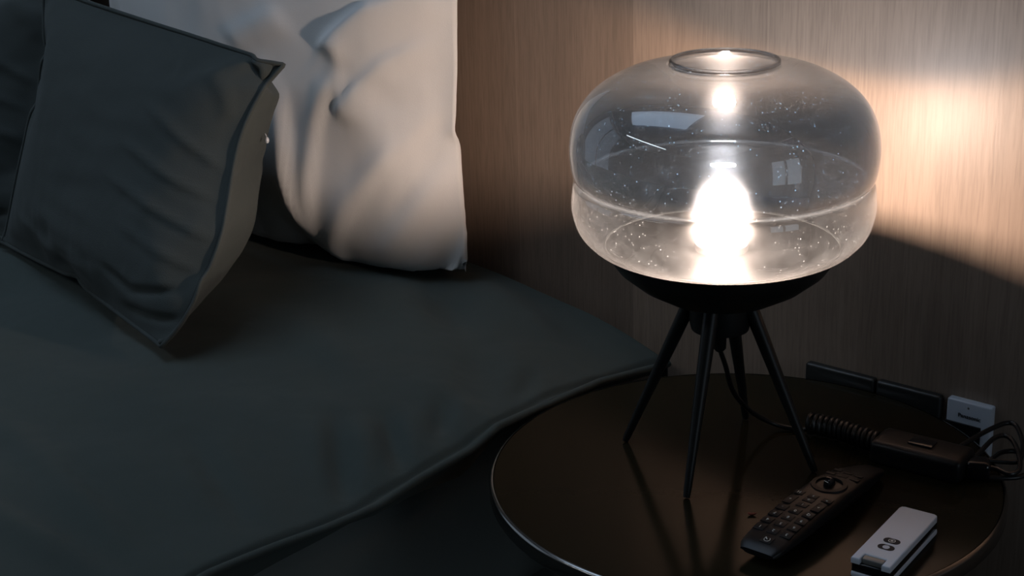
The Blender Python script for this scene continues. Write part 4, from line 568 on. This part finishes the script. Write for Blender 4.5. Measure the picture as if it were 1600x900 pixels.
def pillow_mesh(name, fn, form, back_only=False):
    a = pillow_form(form); bm = bmesh.new(); sides = []
    _, nz, nx, _ = a.shape
    for s in range(2):
        rows = []
        for j in range(nz):
            row = []
            for i in range(nx):
                if s == 1 and (i in (0, nx - 1) or j in (0, nz - 1)): row.append(sides[0][j][i])
                else: row.append(bm.verts.new(fn(a[s, j, i], i / (nx - 1), j / (nz - 1), s)))
            rows.append(row)
        sides.append(rows)
        for j in range(nz - 1):
            for i in range(nx - 1):
                q = [rows[j][i], rows[j][i + 1], rows[j + 1][i + 1], rows[j + 1][i]]
                try: bm.faces.new(q if s == 0 else q[::-1])
                except ValueError: pass
    seam = [sides[0][0][i].co.copy() for i in range(nx)] + [sides[0][j][nx - 1].co.copy() for j in range(1, nz)] + \
           [sides[0][nz - 1][i].co.copy() for i in range(nx - 2, -1, -1)] + [sides[0][j][0].co.copy() for j in range(nz - 2, 0, -1)]
    return bm, seam

def crease(u, v, lst):
    # soft ridge with a steep and a gentle flank along a polyline; + rises towards the room
    h = 0.0
    for pts, wl, wr, amp in lst:
        best = None; n = len(pts) - 1
        for i in range(n):
            (ax, ay), (bx, by) = pts[i], pts[i + 1]; dx, dy = bx - ax, by - ay; ll = dx * dx + dy * dy
            t = min(1, max(0, ((u - ax) * dx + (v - ay) * dy) / ll))
            ex, ey = u - ax - t * dx, v - ay - t * dy; d = math.hypot(ex, ey)
            if best is None or d < best[0]: best = (d, dx * ey - dy * ex, (i + t) / n)
        d, sgn, t = best
        w = wl if sgn > 0 else wr
        if d < 3 * w: h += amp * math.exp(-(d / w) ** 2) * min(1, 5 * t + .15, 5 * (1 - t) + .15)
    return h
W_CREASES = [([(.760, .52), (.788, .56), (.855, .632), (.926, .672), (.97, .70)], .012, .07, .011), ([(.812, .57), (.802, .40)], .008, .025, .004),
             ([(.79, .37), (.818, .411), (.886, .504), (.965, .562)], .012, .04, .007), ([(.74, .13), (.752, .138), (.806, .211), (.923, .319), (.985, .40)], .03, .014, .007),
             ([(.711, .15), (.685, .277), (.67, .426)], .02, .012, .006), ([(.715, .15), (.75, .357), (.79, .47)], .03, .012, .007), ([(.70, .16), (.655, .35), (.62, .5)], .02, .02, .005),
             ([(.759, .135), (.803, .04)], .015, .03, .006), ([(.894, .055), (.983, .138)], .010, .03, -.007), ([(.776, .02), (.989, .098)], .010, .035, -.007),
             ([(.85, .13), (.98, .245)], .02, .03, .005), ([(.539, .521), (.685, .609)], .03, .05, .006), ([(.60, .10), (.78, .06)], .012, .03, -.005),
             ([(.88, .20), (.97, .30)], .012, .02, -.004), ([(.70, .70), (.90, .85)], .03, .05, .006)]
def place_white(x0, x1, seed, folds):
    def fn(p, u, v, s):
        x = .25 * (p[0] / .64 + .5) + .75 * u; z = .25 * (p[2] - .012) / .473 + .75 * v
        y = p[1] * (.78 if s == 0 else .55)
        if s == 0:
            y -= crease(u, v, folds)
            y -= .003 * noise.noise((u * 9 + seed, v * 5, seed)) * math.sin(math.pi * u) * math.sin(math.pi * v)
        b = max(0.0, min(1.0, abs(p[1]) / .12))
        zz = .064 + z * .47 - .17 * math.sqrt(b) * math.exp(-(v / .2) ** 2)
        y *= 1 + .25 * math.exp(-((v - .15) / .15) ** 2)
        zz = max(zz, .046)
        return Vector((x0 + x * (x1 - x0), .178 + y + (zz - .04) * .03, zz))
    return fn
def pillow(name, label, cat, fn, form, mat, group=None, piping=None, base=None):
    bm, seam = pillow_mesh(name, fn, form)
    root = thing(name, label, cat, base, group)
    o = obj('cover', bm, mat, root, angle=180)
    if piping:
        p = obj('piping', tube(bmesh.new(), catmull(seam, 2, True), piping, 7, True), mat, root, angle=180)
    return root
pillow('pillow', 'white cotton pillow lit by the lamp, behind the charcoal cushion', 'pillow', place_white(-1.16, -.50, 0.3, W_CREASES), 'white', MAT['white_cloth'],
       'white pillows against the wall', None, base=(-.83, .16, .04))
pillow('pillow', 'white cotton pillow farther from the lamp, at the top left corner', 'pillow', place_white(-1.86, -1.19, 7.3, W_CREASES[3:7]), 'white', MAT['white_cloth'],
       'white pillows against the wall', None, base=(-1.52, .16, .04))

D_CREASES = [([(.62, .60), (.80, .54), (.97, .50)], .02, .012, .004), ([(.60, .48), (.82, .42), (.98, .38)], .02, .012, .004), ([(.66, .74), (.84, .66), (.98, .60)], .02, .014, .004),
             ([(.70, .34), (.86, .30), (.98, .27)], .02, .012, .003), ([(.66, .18), (.80, .14), (.95, .20)], .012, .02, -.006), ([(.78, .06), (.88, .075), (.985, .10)], .012, .018, -.007),
             ([(.80, .92), (.90, .86), (.96, .76)], .02, .03, .004), ([(.55, .965), (.66, .90), (.70, .84)], .015, .02, -.004), ([(.10, .2), (.4, .1), (.6, .12)], .03, .04, .003)]
def place_cushion(TL, TR, BR, BL, fs=.85, bs=1.3, seed=1.0, side=0.0):
    TL, TR, BR, BL = map(Vector, (TL, TR, BR, BL))
    nrm = (TR - TL).cross(BL - TL).normalized()        # towards the room
    if nrm.y > 0: nrm = -nrm
    def fn(p, u, v, s):
        x = .35 * (p[0] + .2158) / .431 + .65 * u; z = .35 * (p[2] - .012) / .363 + .65 * v
        x += side * max(0.0, u) ** 3 * (.35 * math.sin(math.pi * v) + .6 * math.sin(2 * math.pi * v)) * .085
        c = (BL.lerp(BR, x)).lerp(TL.lerp(TR, x), z)
        y = p[1] * (fs if s == 0 else bs)
        if s == 0:
            y -= .002 * noise.noise((u * 6, v * 14, seed)) * (1 - math.cos(2 * math.pi * u)) * .5 * min(1, 6 * v * (1 - v))
            # gathered creases running in from the right seam
            y -= crease(u, v, D_CREASES)
        return c - nrm * y
    return fn
sq = pillow('cushion', 'square charcoal cushion with piped seam leaning on the white pillow', 'cushion',
       place_cushion((-1.0, -.02, .372), (-.600, .0, .318), (-.592, -.205, .052), (-1.06, -.09, .05)
               , .6, 1.9, side=1.0), 'dark', MAT['dark_cloth'], 'charcoal cushions on the bed', .0026, base=(-.8, -.1, .05))
bm = bmesh.new()
bmesh.ops.create_uvsphere(bm, u_segments=12, v_segments=8, radius=.0026)
for v in bm.verts: v.co.z *= 1.5
tube(bm, [(0, 0, .003), (-.003, .001, .006), (-.006, .003, .006)], .0008, 6)
bmesh.ops.transform(bm, matrix=Matrix.Translation((-.6495, .0105, .2235)), verts=bm.verts)
zp = obj('zipper_pull', bm, MAT['white_plastic'], sq); zp['label'] = 'tiny pale zipper pull'
pillow('cushion', 'charcoal cushion at the left edge, partly behind the square cushion', 'cushion',
       place_cushion((-1.50, -.01, .345), (-1.05, .06, .355), (-1.05, -.08, .05), (-1.52, -.16, .05), seed=3.1), 'dark', MAT['dark_cloth'], 'charcoal cushions on the bed', .0026, base=(-1.3, 0, .05))

# ------------------------------------------------------------------ bedside table
tab = thing('bedside_table', 'round dark brown glossy bedside table with a thin metal rim', 'table', (0, 0, ZF))
obj('tabletop', lathe(bmesh.new(), [(0, -.014), (.2345, -.014), (.2365, -.012), (.2365, -.001), (.2355, 0), (0, 0)], n=128), MAT['lacquer'], tab)
obj('rim', lathe(bmesh.new(), [(.2366, -.016), (.2392, -.0155), (.240, -.0140), (.240, -.0034), (.2397, -.0020), (.2389, -.0009), (.2378, -.0001), (.2366, .0003)], n=160, closed=True), MAT['rim'], tab)
obj('pedestal', lathe(bmesh.new(), [(0, -.014), (.06, -.0142), (.05, -.02), (.022, -.03), (.018, -.05), (.018, ZF + .03), (.03, ZF + .02)], n=48), MAT['black_metal'], tab)
obj('base_plate', lathe(bmesh.new(), [(0, ZF), (.16, ZF), (.162, ZF + .004), (.16, ZF + .012), (.03, ZF + .022), (0, ZF + .022)], n=96), MAT['black_metal'], tab)

# ------------------------------------------------------------------ lamp
LX, LY = -.0365, .0119
lamp = thing('table_lamp', 'lit table lamp with smoked glass shade in two bulges on four black legs', 'lamp', (LX, LY, 0))
prof_o = catmull([(.1070, 0, .2150), (.1150, 0, .2175), (.1235, 0, .2235), (.1325, 0, .2350), (.1372, 0, .2520), (.1368, 0, .2650), (.1355, 0, .2750), (.1318, 0, .2790),
                  (.1355, 0, .2832), (.1380, 0, .2960), (.1385, 0, .3120), (.1345, 0, .3330), (.1240, 0, .3510), (.1080, 0, .3650), (.0860, 0, .3760), (.0620, 0, .3815), (.0515, 0, .3830), (.0497, 0, .3840), (.0490, 0, .3850)], 5)
po = [(p.x, p.z) for p in prof_o]
T = .0028
pi_ = []
for i, (r, z) in enumerate(po):
    a = po[max(0, i - 1)]; b = po[min(len(po) - 1, i + 1)]
    d = Vector((b[0] - a[0], b[1] - a[1])).normalized()
    pi_.append((r - d.y * T, z + d.x * T))
lip = []
obj('glass_shade', lathe(bmesh.new(), po + lip + pi_[::-1], (LX, LY, 0), 144, closed=True), MAT['glass'], lamp, angle=60)
bowl = [(0, .158), (.030, .160), (.055, .168), (.078, .181), (.096, .196), (.1075, .2125), (.1085, .2160), (.1078, .2166), (.1060, .2150)]
obj('shade_lip', lathe(bmesh.new(), [(.0474 + .0019 * math.cos(t), .3862 + .0019 * math.sin(t)) for t in np.linspace(0, 2 * math.pi, 17)[:-1]], (LX, LY, 0), 128, closed=True), MAT['rim_glass'], lamp)
obj('bowl', lathe(bmesh.new(), bowl + [(.104, .2110), (0, .2065)], (LX, LY, 0), 128), MAT['black_metal'], lamp)
obj('reflector_plate', lathe(bmesh.new(), [(.1060, .2142), (.1062, .2152), (.104, .2146), (.098, .2132), (.085, .2118), (.060, .2110), (.030, .2110), (0, .2110)], (LX, LY, 0), 96), MAT['plate_metal'], lamp)
obj('bulb_holder', lathe(bmesh.new(), [(.0240, .2112), (.0250, .2150), (.0240, .2172), (.018, .2180), (0, .2180)], (LX, LY, 0), 64), MAT['brass'], lamp)
bpro = [(.0115, .2180), (.0125, .2210), (.0150, .2245), (.0190, .2300)] + [(.0225 * math.cos(t), .2430 + .0225 * math.sin(t)) for t in np.linspace(-.45, math.pi / 2, 14)[:-1]] + [(0, .2655)]
bulb = obj('bulb', lathe(bmesh.new(), bpro, (LX, LY, 0), 48), MAT['bulb'], lamp)
obj('filament', lathe(bmesh.new(), [(0, .2295), (.007, .2305), (.0100, .2345), (.0110, .2420), (.0105, .2500), (.007, .2555), (0, .2570)], (LX, LY, 0), 24), MAT['filament'], bulb)
hub = obj('hub', lathe(bmesh.new(), [(.036, .162), (.0285, .160), (.0285, .140), (.0270, .1335), (.0200, .1305), (.008, .130), (.0065, .128), (.006, .113), (.0035, .110), (0, .110)], (LX, LY, 0), 64), MAT['black_metal'], lamp)
for ang in (15.6 + 90 * k for k in range(4)):
    ca, sa = math.cos(R(ang)), math.sin(R(ang))
    top = Vector((LX + ca * .0285, LY + sa * .0285, .158)); foot = Vector((LX + ca * .0945, LY + sa * .0945, .0016))
    pts = [top.lerp(foot, t) for t in (0, .25, .5, .75, .97, 1)]
    lg = obj('leg', tube(bmesh.new(), pts, [.0072, .0066, .0056, .0045, .0036, .0030], 20), MAT['black_metal'], lamp)

# ------------------------------------------------------------------ lamp cord with coiled section, switch and tied loops (parts of the lamp)
cord = [(LX, LY, .112), (LX + .0005, LY + .010, .092), (-.038, .040, .058), (-.036, .070, .027), (-.027, .094, .0085), (-.012, .104, .003), (.003, .108, .004), (.012, .1075, .010)]
obj('cord', tube(bmesh.new(), catmull(cord, 10), .0024, 10), MAT['rubber'], lamp)
A, B = Vector((.008, .1075, .0125)), Vector((.090, .110, .0125))
pts = []
turns = 15
ax = (B - A).normalized(); sd = Vector((-ax.y, ax.x, 0))
for k in range(turns * 14 + 1):
    t = k / (turns * 14); an = 2 * math.pi * turns * t
    rr = .0088 * (1 + .06 * math.sin(7 * t * 6.28))
    pts.append(A.lerp(B, t) + sd * (math.cos(an) * rr + .003 * math.sin(t * 5)) + Vector((0, 0, math.sin(an) * rr)))
obj('coiled_cord', tube(bmesh.new(), pts, .0022, 8), MAT['rubber'], lamp)
sw = bmesh.new(); box(sw, -.045, .045, -.021, .021, 0, .024, .006, 4)
Msw = Matrix.Translation((.128, .108, .0)) @ Matrix.Rotation(R(4), 4, 'Z')
bmesh.ops.transform(sw, matrix=Msw, verts=sw.verts)
dim = obj('inline_switch', sw, MAT['satin_black'], lamp)
kb = bmesh.new(); box(kb, -.012, .012, -.008, .008, .0238, .0262, .0012, 2); bmesh.ops.transform(kb, matrix=Msw, verts=kb.verts)
obj('switch_button', kb, MAT['gloss_black'], dim)
def up(pts, dz): return [(x, y, z + dz) for x, y, z in pts]
b0 = (.170, .116, .012)
loops = bmesh.new()
LP1 = [(.160, .113, .012), (.150, .138, .013), (.152, .163, .014), (.157, .192, .015), (.164, .213, .016), (.174, .214, .016), (.191, .191, .013), (.201, .168, .011), (.203, .152, .010), (.193, .144, .010), (.176, .132, .011), (.164, .116, .011)]
LP2 = [(.168, .118, .012), (.170, .140, .013), (.168, .160, .013), (.168, .179, .014), (.173, .190, .014), (.184, .184, .014), (.199, .164, .012), (.211, .138, .010), (.207, .125, .009), (.191, .128, .009), (.174, .116, .010)]
LP3 = [(.164, .108, .005), (.185, .114, .004), (.203, .124, .004), (.214, .136, .004), (.215, .150, .0045), (.207, .170, .005), (.192, .182, .005), (.180, .170, .006), (.178, .140, .006), (.170, .114, .006)]
for l in (LP1, LP2, LP3): tube(loops, catmull(l, 9), .0024, 9)
obj('cord_loops', loops, MAT['rubber'], lamp)
tb = bmesh.new(); box(tb, -.012, .012, -.0105, .0105, .0005, .019, .005, 4)
bmesh.ops.transform(tb, matrix=Matrix.Translation((.179, .1175, 0)) @ Matrix.Rotation(R(28), 4, 'Z'), verts=tb.verts)
obj('cord_tie', tb, MAT['gloss_black'], lamp)

# ------------------------------------------------------------------ television remote
rem = thing('remote_control', 'black television remote with scroll wheel lying between lamp leg and white remote', 'remote control', (.098, -.045, 0))
YS = np.linspace(-.143, .066, 42)
def rem_w(y):
    t = (y + .143) / .209
    w = np.interp(t, [0, .02, .06, .15, .45, .66, .8, .92, .98, 1], [.0160, .0188, .0202, .0208, .0215, .0208, .0180, .0140, .0115, .009])
    return float(w)
def rem_c(y): return .1025
def rem_top(y):
    t = (y + .143) / .209
    return float(np.interp(t, [0, .03, .15, .35, .60, .75, .92, 1], [.0130, .0172, .0215, .0252, .0262, .0232, .0145, .0090]))
def rem_bot(y):
    t = (y + .143) / .209
    return float(np.interp(t, [0, .03, .2, .45, .7, .97, 1], [.0080, .0050, .0020, .0006, .0010, .0016, .0030]))
bm = bmesh.new(); rings = []
for y in YS:
    w, zt, zb, c = rem_w(y), rem_top(y), rem_bot(y), rem_c(y); ring = []
    for k in range(28):
        an = 2 * math.pi * k / 28; cx, sn = math.cos(an), math.sin(an)
        px = math.copysign(abs(cx) ** .45, cx); pz = math.copysign(abs(sn) ** (.45 if sn > 0 else .8), sn)
        ring.append(bm.verts.new((c + px * w * (1 if sn > -.2 else .82), y, (zt + zb) / 2 + pz * (zt - zb) / 2)))
    rings.append(ring)
for a, b in zip(rings, rings[1:]):
    for k in range(28): bm.faces.new([a[k], a[(k + 1) % 28], b[(k + 1) % 28], b[k]])
bm.faces.new(rings[0][::-1]); bm.faces.new(rings[-1])
obj('body', bm, MAT['satin_black'], rem, angle=50)
def on_rem(x, y, dz=0.0):
    s = (rem_top(y + .004) - rem_top(y - .004)) / .008
    return Matrix.Translation((x, y, rem_top(y) + dz)) @ Matrix.Rotation(math.atan(s), 4, 'X')
# scroll wheel in its dark ring
wy = -.022; wc = rem_c(wy)
bm = lathe(bmesh.new(), [(.0165, -.0010), (.0160, .0010), (.0120, .0014), (.0115, -.0005)], n=48, closed=True); bmesh.ops.transform(bm, matrix=on_rem(wc, wy), verts=bm.verts)
ring = obj('wheel_ring', bm, MAT['key'], rem)
bm = bmesh.new()
lathe(bm, [(0, .0042), (.004, .0040), (.0062, .0025), (.0066, 0), (.0062, -.0025), (.004, -.0035), (0, -.0036)], n=32)
bmesh.ops.transform(bm, matrix=on_rem(wc, wy, .0010) @ Matrix.Rotation(R(90), 4, 'Y'), verts=bm.verts)
obj('scroll_wheel', bm, MAT['gloss_black'], rem)
def key(x, y, w, l, s=None, size=.0046, mat='key', h=.0005, bev=.0003):
    b = bmesh.new(); box(b, -w / 2, w / 2, -l / 2, l / 2, -.0006, h, bev, 2); mx = on_rem(x, y)
    bmesh.ops.transform(b, matrix=mx, verts=b.verts)
    k = obj('key', b, MAT[mat], rem)
    if s:
        t = obj('lettering', text_mesh(s, size, mx @ Matrix.Translation((0, 0, h + .00015)) @ Matrix.Rotation(R(180), 4, 'Z')), MAT['legend'], k, smooth=False)
    return k
def ring_mark(parent, mx, r, w, a0=0, a1=360, mat='legend'):
    b = bmesh.new(); n = 32; vs = []
    for k in range(n + 1):
        an = R(a0 + (a1 - a0) * k / n)
        vs.append((b.verts.new((r * math.cos(an), r * math.sin(an), 0)), b.verts.new(((r - w) * math.cos(an), (r - w) * math.sin(an), 0))))
    for p, q in zip(vs, vs[1:]): b.faces.new([p[0], q[0], q[1], p[1]])
    bmesh.ops.solidify(b, geom=b.faces[:], thickness=.0002)
    bmesh.ops.transform(b, matrix=mx, verts=b.verts)
    return b
py_ = -.1300; pc = rem_c(py_) + .002
pw = key(pc, py_, .0105, .0085, None, mat='key')
bm = ring_mark(pw, on_rem(pc, py_, .0009), .0030, .0008, 125, 415)
bm2 = bmesh.new(); box(bm2, -.0004, .0004, .0, .0036, .0, .0002); bmesh.ops.transform(bm2, matrix=on_rem(pc, py_, .0008) @ Matrix.Rotation(R(45), 4, 'Z'), verts=bm2.verts)
tmp = bpy.data.meshes.new('t'); bm2.to_mesh(tmp); bm2.free(); bm.from_mesh(tmp); bpy.data.meshes.remove(tmp)
obj('power_icon', bm, MAT['legend'], pw, smooth=False)
dig = iter(['1', '2', '3', '4', '5', '6', '7', '8', '9', '-', '0', 'Q'])
for y in (-.1165, -.1045, -.0925, -.0805):
    for dx in (-.0130, 0, .0130):
        key(rem_c(y) + dx, y, .0098, .0088, next(dig))
for y, dx, w, l, s in ((-.0650, -.0140, .008, .016, '+'), (-.0650, .0140, .008, .016, '^'), (-.0685, 0, .010, .007, 'i'), (-.0580, 0, .010, .007, 'o'),
                       (-.0500, -.0140, .009, .007, 'H'), (-.0500, .0, .009, .007, 's'), (-.0500, .0140, .009, .007, '*'),
                       (.0030, -.0120, .0085, .006, None), (.0030, 0, .0085, .006, None), (.0030, .0120, .0085, .006, None),
                       (.0130, -.0105, .0080, .005, None), (.0130, 0, .008, .005, None), (.0130, .0105, .0080, .005, None)):
    key(rem_c(y) + dx, y, w, l, s, .0048)

# ------------------------------------------------------------------ small white remote
fob = thing('remote_control', 'small white two-button remote with black middle band at the front table edge', 'remote control', (.187, -.058, 0))
MF = Matrix.Translation((.1870, -.0588, 0)) @ Matrix.Rotation(R(5.0), 4, 'Z')
FW, FL = .0172, .0535
def fbox(x0, x1, y0, y1, z0, z1, bev, seg=3):
    b = newbox(x0, x1, y0, y1, z0, z1, bev, seg); bmesh.ops.transform(b, matrix=MF, verts=b.verts); return b
obj('lower_shell', fbox(-FW, FW, -FL, FL, .0002, .0060, .0020), MAT['white_plastic'], fob)
obj('middle_band', fbox(-FW + .0006, FW - .0006, -FL + .0006, FL - .0006, .0055, .0140, .001), MAT['gloss_black'], fob)
# upper shell with the notch at its near end
NW, ND = .0095, .0110
outl = [(-FW, -FL), (-NW, -FL), (-NW, -FL + ND), (NW, -FL + ND), (NW, -FL), (FW, -FL), (FW, FL - .004), (FW - .0012, FL - .0012), (FW - .004, FL), (-FW + .004, FL), (-FW + .0012, FL - .0012), (-FW, FL - .004)]
bm = bmesh.new()
f = bm.faces.new([bm.verts.new((x, y, .0136)) for x, y in outl])
ex = bmesh.ops.extrude_face_region(bm, geom=[f])
for v in [g for g in ex['geom'] if isinstance(g, bmesh.types.BMVert)]: v.co.z = .0190
bm.normal_update()
es = [e for e in bm.edges if all(v.co.z > .018 for v in e.verts)]
bmesh.ops.bevel(bm, geom=es, offset=.0014, segments=3, profile=.5, affect='EDGES')
bmesh.ops.transform(bm, matrix=MF, verts=bm.verts)
shell = obj('upper_shell', bm, MAT['white_plastic'], fob, angle=50)
obj('slide_tab', fbox(-NW + .0003, NW - .0003, -FL + .0035, -FL + ND - .0002, .0130, .0182, .0008), MAT['grey_tab'], fob)
def stadium(w, l, z0, z1, n=12):
    b = bmesh.new(); r = l / 2; c = w / 2 - r; vs = []
    for k in range(n + 1): a = -math.pi / 2 + math.pi * k / n; vs.append((c + r * math.cos(a), r * math.sin(a)))
    for k in range(n + 1): a = math.pi / 2 + math.pi * k / n; vs.append((-c + r * math.cos(a), r * math.sin(a)))
    f = b.faces.new([b.verts.new((x, y, z0)) for x, y in vs]); ex = bmesh.ops.extrude_face_region(b, geom=[f])
    for v in [g for g in ex['geom'] if isinstance(g, bmesh.types.BMVert)]: v.co.z = z1
    return b
for (yy, kind) in ((-.0115, 0), (-.0240, 1)):
    b = stadium(.0145, .0086, .0186, .0193); mx = MF @ Matrix.Translation((.0012, yy, 0)); bmesh.ops.transform(b, matrix=mx, verts=b.verts)
    bt = obj('button', b, MAT['ink'], fob, angle=30)
    if kind:
        b = lathe(bmesh.new(), [(0, .0195), (.0030, .0195), (.0030, .0192)], n=24); bmesh.ops.transform(b, matrix=mx, verts=b.verts)
        obj('icon', b, MAT['white_plastic'], bt)
    else:
        b = lathe(bmesh.new(), [(.0031, .0194), (.0024, .0194)], n=28); lathe(b, [(.0013, .0194), (0, .0194)], n=16)
        bmesh.ops.transform(b, matrix=mx, verts=b.verts); obj('icon', b, MAT['legend'], bt)

# ------------------------------------------------------------------ wall plates behind the table
for x0, x1, lab in ((-.0755, .0062, 'black wall switch plate nearer the lamp legs, above the table back edge'), (.0088, .0812, 'black wall switch plate next to the white wall plate')):
    p = thing('switch_plate', lab, 'switch', ((x0 + x1) / 2, WALL_Y, -.03), 'black switch plates on the wall')
    obj('faceplate', newbox(x0, x1, .2432, WALL_Y, -.074, .0112, .0032, 4), MAT['plate_black'], p)
    obj('rocker', newbox(x0 + .012, x1 - .012, .2420, .2440, -.064, -.0085, .0012), MAT['plate_black'], p)
p = thing('wall_plate', 'small white wall plate with dark printed word and black insert', 'wall plate', (.112, WALL_Y, -.03))
bm = newbox(.0885, .1365, .2440, WALL_Y, -.066, .0128, .002)
obj('faceplate', bm, MAT['white_plastic'], p)
obj('socket_insert', newbox(.0880, .1265, .2425, .2450, -.060, -.0112, .0008), MAT['satin_black'], p)
mx = Matrix.Translation((.1135, .2438, -.0030)) @ Matrix.Rotation(R(90), 4, 'X')
w = obj('lettering', text_mesh('Panasonic', .0062, mx), MAT['ink'], p, smooth=False)
bm = lathe(bmesh.new(), [(0, 0), (.0012, 0)], n=12); bmesh.ops.transform(bm, matrix=Matrix.Translation((.112, .24385, .0065)) @ Matrix.Rotation(R(90), 4, 'X'), verts=bm.verts)
obj('indicator', bm, MAT['grey_tab'], p)

# ------------------------------------------------------------------ small bits
bm = bmesh.new()
bmesh.ops.create_uvsphere(bm, u_segments=16, v_segments=8, radius=1)
for v in bm.verts: v.co = Vector((v.co.x * .0042, v.co.y * .0020 * (1 - .4 * v.co.x), .0013 + v.co.z * .0010 + .0012 * v.co.x * v.co.x))
bmesh.ops.transform(bm, matrix=Matrix.Translation((.053, -.070, 0)) @ Matrix.Rotation(R(35), 4, 'Z'), verts=bm.verts)
tag(obj('crumb', bm, MAT['crumb'], base=(.053, -.07, 0)), 'tiny red-brown fleck on the table beside the black remote', 'crumb')

# lights outside the frame that are mirrored in the glass shade and light the bed from above
cl = thing('ceiling_light', 'slim linear ceiling light, mirrored as a thin white streak in the glass shade', 'light', (-1.4, -2.0, ZC))
MS = Matrix.Translation((-1.4, -2.0, 0)) @ Matrix.Rotation(math.atan2(-.57, .82), 4, 'Z')
for nm, w, z0, z1, mt in (('housing', .04, ZC - .06, ZC, 'frame'), ('diffuser', .028, ZC - .066, ZC - .058, 'strip')):
    bm = newbox(-.9, .9, -w, w, z0, z1, .003, 2); bmesh.ops.transform(bm, matrix=MS, verts=bm.verts); obj(nm, bm, MAT[mt], cl)
cl = thing('fill_panel', 'added unseen panel of cool light above the head of the bed', 'light', (-.95, -.40, ZC))  # unseen panel, added to brighten the bed from above
obj('frame', newbox(-1.65, -.25, -.80, -.0, ZC - .04, ZC, .004), MAT['frame'], cl)
obj('diffuser', newbox(-1.62, -.28, -.77, -.03, ZC - .044, ZC - .038, .002), MAT['panel'], cl)

for o in SC.objects:
    if '_org' in o.keys(): del o['_org']
